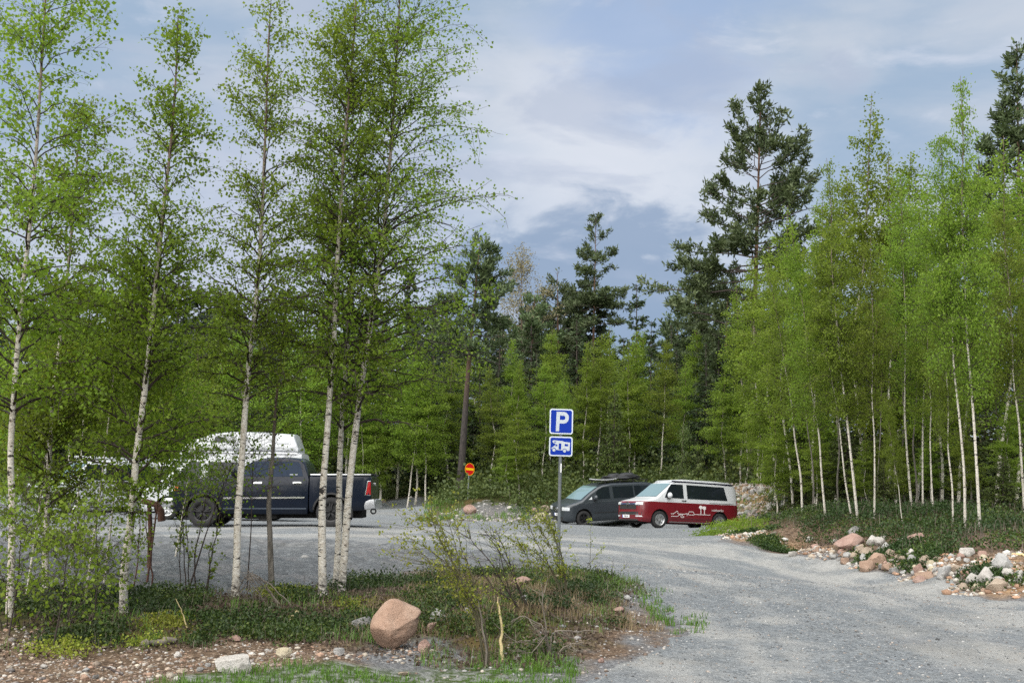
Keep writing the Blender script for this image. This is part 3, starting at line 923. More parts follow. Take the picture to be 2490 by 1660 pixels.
# ---- slate grey van
def build_grey_van():
    root = empty('passenger_van')
    tag(root, 'slate grey van with black wheels and loaded roof rack behind the sign post', 'van')
    st = [(2.46, .34, .82, .62, .62, .08), (2.42, .26, .90, .80, .78, .09), (2.30, .22, .97, .90, .88, .10), (2.10, .22, 1.03, .945, .90, .12), (1.80, .22, 1.10, .95, .88, .12),
          (1.62, .22, 1.16, .95, .86, .11), (1.20, .22, 1.45, .95, .82, .11), (.75, .22, 1.70, .95, .78, .12), (.45, .22, 1.80, .95, .76, .12), (.0, .22, 1.85, .95, .75, .12),
          (-1.4, .22, 1.85, .95, .75, .12), (-2.1, .24, 1.80, .945, .75, .12), (-2.34, .28, 1.72, .92, .74, .12), (-2.42, .4, 1.3, .86, .80, .1)]
    B = Body(st, 1.12)
    finish_body('body', B, [M_GREYP, M_GREYP, M_WELL], root, (1.6, -1.6), .43, 1.0)
    for s in (1, -1):
        side_panel('side_window', B, [(1.10, 1.18), (.20, 1.19), (.20, 1.70), (.55, 1.70), (.80, 1.58)], M_GLASS, root, side=s)
        side_panel('quarter_window', B, [(1.32, 1.17), (1.14, 1.18), (1.14, 1.30)], M_LAMP, root, side=s)
        side_panel('side_window', B, [(.02, 1.19), (-1.05, 1.19), (-1.05, 1.70), (.02, 1.71)], M_GLASS, root, side=s)
        side_panel('side_window', B, [(-1.13, 1.19), (-2.12, 1.19), (-2.0, 1.68), (-1.13, 1.70)], M_GLASS, root, side=s)
        strip('swage_line', B, [(1.85, 1.02), (.8, 1.07), (-2.1, 1.08)], mat('crease_sheen', (.10, .115, .125), .3, .3), root, .018, .006, s)  # lighter strip paints a sheen along the body crease
        strip('rub_strip', B, [(1.05, .58), (-1.1, .58)], M_BLACKP, root, .03, .012, s)
        for x in (1.6, -1.6): make_wheel(.345, .22, .24, M_RIMD, root, x, s, .945)
        mirror(root, B, 1.02, 1.24, M_GREYP, s)
        a, b = (.48, .90) if s > 0 else (-.90, -.48)
        front_panel('headlight', B, a, b, .72, .87, M_LAMP, root, .014, nz=5)
    front_panel('windscreen', B, -.72, .72, 1.17, 1.72, M_SCREEN, root, .02, top_in=.06)
    front_panel('grille', B, -.42, .42, .68, .84, M_BLACKP, root, .012)
    for z in (.72, .79): front_panel('grille_bar', B, -.40, .40, z - .012, z + .012, M_CHROME, root, .03, nz=1)
    bm = bmesh.new()
    lathe_y(bm, [(.095, -.01), (.110, -.01), (.110, .012), (.095, .012)], 24)
    bmesh.ops.rotate(bm, cent=(0, 0, 0), matrix=Euler((0, 0, math.pi / 2)).to_matrix(), verts=bm.verts)
    for k in range(3):
        a = math.pi / 2 + k * 2 * math.pi / 3
        add_box(bm, (0, .05 * math.cos(a), .05 * math.sin(a)), (.015, .10, .02), (a, 0, 0))
    bmesh.ops.translate(bm, vec=(2.50, 0, .76), verts=bm.verts)
    bm_obj('front_badge', bm, M_CHROME, root)
    front_panel('bumper_grille', B, -.55, .55, .30, .42, M_BLACKP, root, .012, nz=3)
    plate(root, 2.485, 0, .52, 'JP27')
    box_obj('chassis', (0, 0, .28), (4.4, 1.2, .22), M_WELL, root)
    # roof rack
    bm = bmesh.new()
    for y in (-.62, .62): add_box(bm, (-.75, y, 1.955), (2.5, .04, .03))
    for x in (.3, -.5, -1.2, -1.9):
        add_box(bm, (x, 0, 1.94), (.05, 1.3, .03))
        for y in (-.62, .62): add_box(bm, (x, y, 1.90), (.04, .04, .10))
    bm_obj('roof_rack', bm, M_BLACKP, root)
    return root, B
gvan, GB = build_grey_van()
place_vehicle(gvan, (1418, 1276, 47.0), (1.6, .85), math.pi + R(24), (1.6, -1.6, .83))

# cargo carried on its roof: loose things of their own
def blob_mesh(name, size, seed, m, sub=3, amp=.25, parent=None, freq=1.6, flat=None):
    bm = bmesh.new()
    bmesh.ops.create_icosphere(bm, subdivisions=sub, radius=1.0)
    from mathutils import noise as mn
    off = Vector((seed * 3.17, seed * 1.3, seed * 7.7))
    for v in bm.verts:
        n = v.co.normalized()
        d = 1 + amp * mn.noise(n * freq + off) + amp * .4 * mn.noise(n * freq * 2.7 + off)
        v.co = Vector((n.x * size[0], n.y * size[1], n.z * size[2])) * d
        if flat is not None: v.co.z = max(v.co.z, -size[2] * flat)
    return bm_obj(name, bm, m, parent, True)
M_TARP = mat('black_cover_cloth', (.012, .013, .015), .6, bump=.5, bscale=7)
cargo = empty('cargo_bundle'); cargo.location = gvan.matrix_basis @ Vector((-.95, 0, 1.975)); cargo.rotation_euler = gvan.rotation_euler
tag(cargo, 'lumpy black-wrapped bundle of gear strapped on the grey van roof rack', 'cargo')
b0 = blob_mesh('wrapped_gear', (1.0, .55, .14), 3, M_TARP, 4, .35, cargo, 2.2, .3); b0.location.z = .06
b1 = blob_mesh('wrapped_gear', (.45, .4, .16), 5, M_TARP, 3, .3, cargo, 2, .3); b1.location = (-.25, .05, .14)
b2 = blob_mesh('wrapped_gear', (.35, .3, .15), 8, M_TARP, 3, .3, cargo, 2, .3); b2.location = (.35, -.05, .13)
bm = bmesh.new()
for x in (-.6, -.1, .4): add_box(bm, (x, 0, .2), (.03, .9, .02), (0, random.uniform(-.1, .1), 0))
bm_obj('strap', bm, M_BLACKP, cargo)
board = empty('roof_board'); board.location = gvan.matrix_basis @ Vector((.15, .25, 1.98)); board.rotation_euler = gvan.rotation_euler
tag(board, 'flat dark board with a white rim lying at the front of the grey van rack', 'board')
bm = bmesh.new()
pts = [(1.0 * math.cos(t) if abs(math.cos(t)) < .8 else .95 * math.copysign(1, math.cos(t)) * abs(math.cos(t)) ** .4, .28 * math.sin(t)) for t in np.linspace(0, 2 * math.pi, 28)[:-1]]
fv = [bm.verts.new((x * .75, y, 0.0 + .06 * x * x)) for x, y in pts]; tv = [bm.verts.new((x * .75, y, .045 + .06 * x * x)) for x, y in pts]
bm.faces.new(fv[::-1]); bm.faces.new(tv)
for i in range(len(fv)): bm.faces.new((fv[i], fv[(i + 1) % len(fv)], tv[(i + 1) % len(fv)], tv[i]))
bm_obj('board_core', bm, M_TARP, board)
bm = bmesh.new()
for i in range(len(pts)):
    a, b = pts[i], pts[(i + 1) % len(pts)]
    L = math.hypot(b[0] * .75 - a[0] * .75, b[1] - a[1]); an = math.atan2(b[1] - a[1], (b[0] - a[0]) * .75)
    add_box(bm, ((a[0] + b[0]) / 2 * .75, (a[1] + b[1]) / 2, .03 + .06 * ((a[0] + b[0]) / 2) ** 2), (L * 1.05, .02, .035), (0, 0, an))
bm_obj('white_rim', bm, M_WHITE, board)

# ---- dark pickup
def build_pickup():
    root = empty('pickup_truck')
    tag(root, 'navy black crew-cab pickup parked side-on behind the birch trunks', 'pickup')
    st = [(2.86, .62, 1.18, .62, .62, .08), (2.80, .52, 1.25, .82, .80, .10), (2.66, .48, 1.29, .93, .86, .12), (2.3, .42, 1.33, .98, .88, .13), (1.6, .40, 1.375, .99, .88, .13), (1.14, .38, 1.41, .99, .88, .12),
          (.78, .36, 1.64, .99, .85, .12), (.36, .36, 1.88, .99, .78, .12), (.1, .36, 1.93, .99, .77, .12), (-.5, .36, 1.935, .99, .77, .12), (-.84, .36, 1.90, .99, .77, .12), (-.98, .36, 1.80, .985, .80, .12),
          (-1.12, .36, 1.45, .98, .90, .10), (-1.14, .40, 1.36, .97, .92, .08)]
    B = Body(st, 1.28)
    finish_body('body', B, [M_NAVY, M_NAVY, M_WELL], root, (1.79,), .50, 1.0, .38)
    # load bed with its own skin
    sb = [(-1.175, .44, 1.41, .97, .96, .06), (-1.25, .42, 1.43, .99, .98, .06), (-2.6, .46, 1.43, .99, .97, .06), (-2.84, .50, 1.42, .97, .95, .06), (-2.90, .56, 1.36, .93, .92, .06)]
    BB = Body(sb, 1.40)
    finish_body('load_bed', BB, [M_NAVY, M_NAVY, M_WELL], root, (-1.79,), .50, 1.0, .38)
    box_obj('bed_cover', (-2.04, 0, 1.475), (1.66, 1.8, .03), M_BLACKP, root)
    for s in (1, -1):
        box_obj('bed_rail', (-2.04, s * .955, 1.452), (1.70, .05, .035), M_CHROME if s > 0 else M_BLACKP, root)
        side_panel('side_window', B, [(1.02, 1.43), (.02, 1.40), (.02, 1.83), (.38, 1.82), (.60, 1.70)], M_GLASSB, root, side=s)
        w = side_panel('side_window', B, [(-.06, 1.40), (-.98, 1.41), (-.88, 1.74), (-.80, 1.82), (-.06, 1.83)], M_GLASSB, root, side=s)
        side_panel('window_sticker', B, [(-.60, 1.445), (-.82, 1.445), (-.82, 1.47), (-.60, 1.47)], mat('sticker_grey', (.25, .27, .3), .5), w, .016, s)
        for x in (.27, -.83):
            side_panel('door_handle', B, [(x + .12, 1.205), (x - .12, 1.205), (x - .12, 1.255), (x + .12, 1.255)], M_CHROME, root, .035, s, .03)
        strip('trim_strip', B, [(1.22, .80), (-1.05, .82)], M_CHROME, root, .045, .018, s)
        strip('lower_trim', B, [(1.22, .515), (-1.10, .515)], mat('trim_blue_grey', (.06, .075, .10), .3), root, .035, .012, s)  # second trim line in its own dark blue-grey
        for x in (1.16, -.02, -1.02): strip('door_gap', B, [(x, .48), (x, 1.36)], M_WELL, root, .014, .004, s)
        for x in (1.79, -1.79): make_wheel(.415, .265, .29, M_RIMD if x > 0 else M_RIMD, root, x, s, .985, 5)
        # chrome-tipped spokes
        side_panel('mud_flap', BB, [(-2.33, .26), (-2.39, .26), (-2.39, .74), (-2.33, .74)], M_BLACKP, root, .0, s, .25)
        tl = side_panel('tail_light', BB, [(-2.76, .90), (-2.895, .90), (-2.885, 1.26), (-2.82, 1.26)], M_RED, root, .012, s)
        strip('lamp_surround', BB, [(-2.89, .885), (-2.745, .885), (-2.805, 1.275), (-2.89, 1.275)], M_CHROME, tl, .022, .02, s)
        front_panel('headlight', B, *((.56, .93) if s > 0 else (-.93, -.56)), .98, 1.17, M_LAMP, root, .02, nz=4)
        side_panel('side_marker', B, [(2.62, 1.0), (2.52, 1.0), (2.50, 1.12), (2.58, 1.14)], M_AMBER, root, .012, s)
        mirror(root, B, .95, 1.50, M_NAVY, s)
        # wheel-arch lips
        for Bq, x in ((B, 1.79), (BB, -1.79)):
            strip('arch_lip', Bq, [(x + .50 * math.cos(t), .43 + .50 * math.sin(t)) for t in np.linspace(.1, math.pi - .1, 16)], M_BLACKP, root, .05, .025, s)
    front_panel('windscreen', B, -.74, .74, 1.44, 1.84, M_SCREEN, root, .02, top_in=.05)
    front_panel('grille', B, -.54, .54, .86, 1.20, M_BLACKP, root, .02)
    front_panel('grille_surround', B, -.58, .58, 1.19, 1.235, M_CHROME, root, .03, nz=2)
    for y in (-.27, 0, .27): box_obj('grille_bar', (2.895, y, 1.03), (.03, .05, .32), M_CHROME, root)
    bm = bmesh.new()
    add_box(bm, (2.90, 0, .68), (.22, 1.3, .26), None, .05)
    for s in (1, -1): add_box(bm, (2.74, s * .80, .68), (.42, .34, .26), (0, 0, s * -.45), .05)
    bm_obj('front_bumper', bm, M_CHROME, root, True, 40)
    bm = bmesh.new(); add_box(bm, (-2.94, 0, .63), (.14, 1.4, .26), None, .03)
    for s in (1, -1): add_box(bm, (-2.86, s * .84, .63), (.30, .26, .26), (0, .15, 0), .03)
    bm_obj('rear_bumper', bm, mat('brushed_bumper', (.42, .43, .45), .35, .7), root, True, 40)
    bm = bmesh.new()
    lathe_y(bm, [(.05, -.02), (.09, -.02), (.09, .02), (.05, .02)], 18, (-2.89, .2, .43))
    add_box(bm, (-2.89, .2, .50), (.08, .08, .08))
    bmesh.ops.recalc_face_normals(bm, faces=bm.faces)
    bm_obj('tow_hitch', bm, M_BLACKP, root)
    bm = bmesh.new(); add_box(bm, (-.1, 0, .36), (5.0, 1.1, .24)); add_box(bm, (-1.79, 0, .40), (.16, 1.7, .16)); add_box(bm, (.2, .62, .32), (.9, .3, .2), None, .05)
    bm_obj('chassis', bm, M_WELL, root)
    for k in range(7):                                            # small chrome badge letters on the front door
        pass
    box_obj('tailgate_handle', (-2.91, 0, 1.2), (.04, .3, .08), M_CHROME, root)
    return root
pk = build_pickup()
place_vehicle(pk, (492, 1283, 29.2), (1.79, .9), math.pi + R(.5), (1.79, -1.79, .84))

# ---- white high-roof camper behind it, and two vans deep in the leaves
def build_highroof():
    root = empty('high_roof_camper')
    tag(root, 'white high-roof camper van standing behind the dark pickup', 'van')
    st = [(2.72, .36, .98, .66, .66, .08), (2.66, .28, 1.06, .86, .84, .09), (2.50, .26, 1.13, .96, .92, .1), (2.15, .26, 1.24, .98, .92, .1), (1.90, .26, 1.34, .98, .92, .1),
          (1.42, .26, 1.80, .98, .90, .1), (1.10, .26, 2.10, .98, .88, .1), (.9, .26, 2.24, .98, .88, .1), (.5, .26, 2.34, .98, .87, .1), (-2.4, .3, 2.34, .98, .87, .1), (-2.66, .34, 2.28, .96, .86, .1), (-2.72, .45, 2.0, .93, .86, .1)]
    B = Body(st, 1.25)
    finish_body('body', B, [M_WHITE, M_WHITE, M_WELL], root, (1.72, -1.55), .43, 1.0)
    sr = [(1.62, 2.02, 2.10, .60, .55, .04), (1.45, 2.06, 2.40, .74, .66, .10), (1.1, 2.20, 2.68, .84, .72, .14), (.5, 2.34, 2.90, .87, .74, .16), (-.1, 2.35, 2.99, .87, .74, .16), (-1.2, 2.35, 3.0, .87, .74, .16), (-2.35, 2.35, 2.94, .85, .72, .16), (-2.52, 2.33, 2.5, .80, .74, .08)]
    RB = Body(sr, 2.40)
    bm = RB.mesh(); bm_obj('raised_roof', bm, M_WHITE, root, True, 38)
    for s in (1, -1):
        strip('roof_seam', B, [(1.0, 2.16), (.55, 2.25), (-2.5, 2.25)], mat('seam_grey', (.25, .26, .28), .6), root, .035, .02, s)
        strip('roof_groove', RB, [(.6, 2.62), (-2.2, 2.62)], mat('groove_grey', (.35, .36, .38), .6), root, .03, .01, s)
        side_panel('roof_window', RB, [(.35, 2.62), (-.05, 2.62), (-.05, 2.80), (.30, 2.80)], M_GLASS, root, .012, s)
        side_panel('side_window', B, [(1.52, 1.36), (.68, 1.34), (.68, 1.95), (1.06, 1.95)], M_GLASS, root, side=s)
        side_panel('side_window', B, [(.45, 1.38), (-.55, 1.38), (-.55, 1.95), (.45, 1.95)], M_GLASS, root, side=s)
        for x in (1.72, -1.55): make_wheel(.345, .22, .22, M_RIM, root, x, s, .965)
        mirror(root, B, 1.45, 1.45, M_BLACKP, s)
        front_panel('headlight', B, *((.55, .92) if s > 0 else (-.92, -.55)), .80, 1.0, M_LAMP, root, .016, nz=4)
        side_panel('tail_light', B, [(-2.62, .9), (-2.71, .9), (-2.69, 1.5), (-2.62, 1.5)], M_RED, root, side=s)
    front_panel('windscreen', B, -.80, .80, 1.38, 2.05, M_SCREEN, root, .02, top_in=.08)
    front_panel('grille', B, -.5, .5, .74, .90, M_BLACKP, root, .014)
    box_obj('front_bumper', (2.66, 0, .45), (.2, 1.7, .24), mat('bumper_grey', (.09, .09, .095), .6), root, None, .05)
    box_obj('chassis', (0, 0, .30), (5.0, 1.2, .2), M_WELL, root)
    return root
hr = build_highroof()
hr.location = at(545, 1276, 36); hr.rotation_euler = (0, 0, math.pi + R(2)); seat_on(hr, (1.72, -1.55, .85))
def build_plain_van(name, label, paint, roofcol, dark_low):
    root = empty(name); tag(root, label, 'van')
    st = [(2.42, .34, .93, .62, .62, .06), (2.38, .27, 1.00, .80, .78, .08), (2.27, .24, 1.06, .90, .88, .09), (1.80, .23, 1.17, .95, .90, .09),
          (1.56, .23, 1.26, .95, .88, .09), (1.16, .23, 1.60, .95, .86, .09), (.80, .23, 1.90, .95, .83, .10), (.5, .23, 2.02, .95, .82, .10),
          (-1.5, .23, 2.05, .95, .82, .10), (-2.3, .25, 2.0, .945, .82, .10), (-2.46, .36, 1.72, .89, .80, .10), (-2.49, .5, 1.30, .84, .80, .08)]
    B = Body(st, 1.12)
    finish_body('body', B, [paint, paint, M_WELL], root, (1.5, -1.5), .42, 1.0)
    box_obj('roof_cap', (-.8, 0, 2.10), (2.9, 1.3, .10), roofcol, root, None, .04)
    for s in (1, -1):
        side_panel('side_window', B, [(1.24, 1.26), (.30, 1.25), (.30, 1.84), (.90, 1.84)], M_GLASS, root, side=s)
        side_panel('side_window', B, [(.12, 1.25), (-2.1, 1.25), (-2.05, 1.82), (.12, 1.84)], M_GLASS, root, side=s)
        for x in (1.5, -1.5): make_wheel(.34, .22, .22, M_RIM, root, x, s, .94)
        mirror(root, B, 1.1, 1.34, paint, s)
        front_panel('headlight', B, *((.56, .88) if s > 0 else (-.88, -.56)), .78, .96, M_LAMP, root, .016, nz=3)
    front_panel('windscreen', B, -.76, .76, 1.30, 1.88, M_SCREEN, root, .02, top_in=.05)
    front_panel('grille', B, -.5, .5, .78, .92, M_BLACKP, root, .014)
    box_obj('front_bumper', (2.36, 0, .45), (.18, 1.6, .22), M_BLACKP, root, None, .04)
    box_obj('chassis', (0, 0, .28), (4.4, 1.2, .2), M_WELL, root)
    return root
sv = build_plain_van('silver_van', 'silver van with a dark window band, left of the white high-roof camper', M_SILVER, M_WHITE, 0)
sv.location = at(395, 1266, 43); sv.rotation_euler = (0, 0, math.pi + R(3)); seat_on(sv, (1.5, -1.5, .85))
wv = build_plain_van('white_van', 'white van at far left, mostly hidden behind the leafy saplings', M_WHITE, M_WHITE, 0)
wv.location = at(225, 1260, 41); wv.rotation_euler = (0, 0, math.pi + R(52)); seat_on(wv, (1.5, -1.5, .85))
# ------------------------------------------------------------------ trees
def nrm(v):
    return v / np.maximum(1e-9, np.linalg.norm(v, axis=-1, keepdims=True))
def tubes(P, Rad, k=4):
    """P (B,n,3) polylines, Rad (B,n)"""
    B, n, _ = P.shape
    T = nrm(np.gradient(P, axis=1))
    ref = np.where(np.abs(T[..., 2:3]) < .9, np.array([0, 0, 1.0]), np.array([1.0, 0, 0]))
    U = nrm(np.cross(T, ref)); W = np.cross(T, U)
    a = np.arange(k) * 2 * np.pi / k
    V = P[:, :, None] + (np.cos(a)[:, None] * U[:, :, None] + np.sin(a)[:, None] * W[:, :, None]) * Rad[:, :, None, None]
    idx = np.arange(B * n * k).reshape(B, n, k)
    f = np.stack([idx[:, :-1], np.roll(idx, -1, 2)[:, :-1], np.roll(idx, -1, 2)[:, 1:], idx[:, 1:]], -1).reshape(-1, 4)
    return V.reshape(-1, 3), f
def curves(rg, p0, az, e0, e1, L, n=7, wob=.15):
    t = np.linspace(0, 1, n)
    B = len(L)
    el = e0[:, None] + (e1 - e0)[:, None] * t[None, :-1] + rg.normal(0, wob, (B, n - 1))
    a = az[:, None] + np.cumsum(rg.normal(0, wob * .8, (B, n - 1)), 1)
    d = np.stack([np.cos(el) * np.cos(a), np.cos(el) * np.sin(a), np.sin(el)], -1) * (L / (n - 1))[:, None, None]
    P = np.concatenate([np.zeros((B, 1, 3)), np.cumsum(d, 1)], 1) + p0[:, None]
    return P, a, el
def leaf_quads(rg, C, size, down=.55, wid=.40, spread=1.0):
    n = len(C)
    ax = nrm(rg.normal(0, spread, (n, 3)) + np.array([0, 0, -down]))
    rn = nrm(rg.normal(0, 1, (n, 3)))
    sd = nrm(np.cross(ax, rn))
    up = np.cross(sd, ax)
    L = size * rg.uniform(.65, 1.25, n)[:, None]
    V = np.stack([C, C + ax * L * .42 + sd * L * wid + up * L * .08, C + ax * L, C + ax * L * .42 - sd * L * wid + up * L * .08], 1)
    f = np.arange(4 * n).reshape(n, 4)
    return V.reshape(-1, 3), f
def leaf_mat(name, cols, trans=.40, rough=.55, spec=.35):
    g = MG(name)
    t = g.attr('tint'); tr = g.sep(t.outputs['Color'])
    c = g.mix(cols[0], cols[1], g.ramp(tr[0], 0, .6)); c = g.mix(c, cols[2], g.ramp(tr[0], .55, 1.0))
    oi = g.n.new('ShaderNodeObjectInfo')
    hs = g.n.new('ShaderNodeHueSaturation')
    g.l.new(c, hs.inputs['Color'])
    g.put(hs.inputs['Hue'], g.math('ADD', g.math('MULTIPLY', oi.outputs['Random'], .026), .480))
    g.put(hs.inputs['Value'], g.math('ADD', g.math('MULTIPLY', oi.outputs['Random'], .45), .80))
    c = hs.outputs[0]
    g.put(g.b.inputs['Base Color'], c); g.b.inputs['Roughness'].default_value = rough
    g.b.inputs['Specular IOR Level'].default_value = spec
    tb = g.n.new('ShaderNodeBsdfTranslucent'); g.put(tb.inputs['Color'], g.mix(c, (1, .95, .45), .25, 'MULTIPLY'))
    hb = g.n.new('ShaderNodeMixShader'); hb.inputs[0].default_value = trans
    g.l.new(g.b.outputs[0], hb.inputs[1]); g.l.new(tb.outputs[0], hb.inputs[2])
    g.l.new(hb.outputs[0], g.out.inputs[0])
    return g.m
M_BLEAF = leaf_mat('birch_leaf', [(.105, .175, .018), (.185, .300, .028), (.28, .400, .052)], .62)
M_YLEAF = leaf_mat('young_birch_leaf', [(.092, .155, .018), (.180, .285, .030), (.28, .39, .055)], .58)
M_WLEAF = leaf_mat('willow_leaf', [(.13, .19, .022), (.25, .30, .04), (.36, .38, .07)], .45)
M_BUDS = leaf_mat('aspen_bud', [(.16, .14, .07), (.24, .22, .11), (.30, .28, .16)], .3)
M_ASPEN = leaf_mat('aspen_leaf', [(.05, .09, .025), (.10, .15, .04), (.16, .21, .07)], .35)
M_SPRUCE = leaf_mat('spruce_needle', [(.014, .030, .010), (.028, .052, .015), (.052, .080, .022)], .10, .6)
M_SPRUCE2 = leaf_mat('young_spruce_needle', [(.030, .055, .010), (.055, .088, .014), (.090, .120, .022)], .15, .6)
M_PINE = leaf_mat('pine_needle', [(.034, .058, .022), (.064, .098, .036), (.110, .148, .062)], .12, .6)
M_BILB = leaf_mat('bilberry_leaf', [(.016, .036, .010), (.034, .068, .014), (.085, .125, .022)], .25, .5)
M_GRASS = leaf_mat('grass_blade', [(.045, .11, .014), (.09, .19, .025), (.16, .26, .05)], .35, .5)
M_STRAW = leaf_mat('dry_grass', [(.17, .13, .065), (.28, .225, .125), (.38, .32, .20)], .25, .7)
M_LITTER = leaf_mat('brown_litter', [(.045, .032, .022), (.095, .070, .048), (.17, .135, .10)], .15, .8)
def bark_birch():
    g = MG('birch_bark')
    P = g.coord('Object'); A = g.attr('bark'); ar = g.sep(A.outputs['Color'])
    Ph = g.coord('Object', (6, 6, 26)); Pm = g.coord('Object', (8, 8, 10))
    n1 = g.noise(Ph, 1.0, 3, .6); n2 = g.noise(Pm, 1.0, 4, .6, .4); n3 = g.noise(P, 30, 4, .6)
    white = g.mix((.46, .42, .35), (.70, .67, .61), g.ramp(n3, .3, .7))
    white = g.mix(white, (.36, .27, .19), g.math('MULTIPLY', g.ramp(n2, .50, .66), .45))
    brown = g.mix((.085, .055, .042), (.19, .125, .095), g.ramp(n3, .3, .7))
    c = g.mix(white, brown, ar[0])                                  # thin upper stem is brown
    c = g.mix(c, (.03, .025, .022), g.math('MULTIPLY', g.ramp(n1, .585, .635), g.math('SUBTRACT', 1.0, g.math('MULTIPLY', ar[0], .6))))
    c = g.mix(c, (.022, .019, .017), g.ramp(n2, .62, .655))
    c = g.mix(c, (.025, .022, .02), g.math('MULTIPLY', g.ramp(g.noise(Pm, 1.7, 4, .7), .40, .55), ar[1]))   # black cracked foot
    g.put(g.b.inputs['Base Color'], c); g.b.inputs['Roughness'].default_value = .75
    g.bump(g.math('ADD', n3, g.math('MULTIPLY', n2, 2.0)), .4, .01)
    return g.m
M_BARK = bark_birch()
def bark_plain(name, a, b, stretch=(10, 10, 3)):
    g = MG(name); P = g.coord('Object', stretch)
    n = g.noise(P, 1.5, 5, .65, .4); A = g.attr('bark'); ar = g.sep(A.outputs['Color'])
    c = g.mix(a, b, g.ramp(n, .3, .7)); c = g.mix(c, (.15, .085, .052), g.math('MULTIPLY', ar[0], .8))
    g.put(g.b.inputs['Base Color'], c); g.b.inputs['Roughness'].default_value = .9
    g.bump(n, .7, .03)
    return g.m
M_PBARK = bark_plain('pine_bark', (.035, .027, .024), (.085, .066, .057))
M_SBARK = bark_plain('grey_bark', (.07, .062, .052), (.20, .18, .155))
M_TWIG = mat('dark_twig', (.035, .024, .020), .8, var=.3, vscale=3)
M_TWIGW = mat('willow_twig', (.085, .075, .042), .75, var=.3, vscale=4)
M_DEAD = mat('dead_wood_grey', (.17, .145, .12), .9, var=.35, vscale=6, bump=.5, bscale=25)
M_PALEWOOD = mat('peeled_wood', (.52, .42, .22), .7, var=.15, vscale=5)
M_REDWOOD = mat('red_brown_wood', (.095, .045, .032), .85, var=.4, vscale=9, bump=.6, bscale=20)

def trunk_mesh(name, pts, r0, r1, k=9, flare=1.25, brown=(.45, .8), foot=.05, wig=.0, rg=None):
    pts = np.asarray(pts, float)
    s = np.concatenate([[0], np.cumsum(np.linalg.norm(np.diff(pts, axis=0), axis=1))]); s /= s[-1]
    t = np.linspace(0, 1, 36)
    c = np.stack([np.interp(t, s, pts[:, i]) for i in range(3)], 1)
    for _ in range(2): c[1:-1] = (c[:-2] + 2 * c[1:-1] + c[2:]) / 4
    r = r0 + (r1 - r0) * t ** .85
    r *= 1 + (flare - 1) * np.exp(-t / .015)
    if rg is not None: r *= 1 + rg.normal(0, .03, len(t))
    V, f = tubes(c[None], r[None], k)
    me = np_mesh(name, V, [f], True)
    tt = np.repeat(t, k)
    br = np.clip((tt - brown[0]) / (brown[1] - brown[0]), 0, 1)
    ft = np.clip((foot - tt) / foot, 0, 1) ** .6 if foot else tt * 0
    vcol(me, 'bark', np.stack([br, ft, tt * 0], 1))
    return me, c, t
def tint(me, rg, n, per, lo=0., hi=1.):
    vcol(me, 'tint', np.repeat(rg.uniform(lo, hi, n), per))

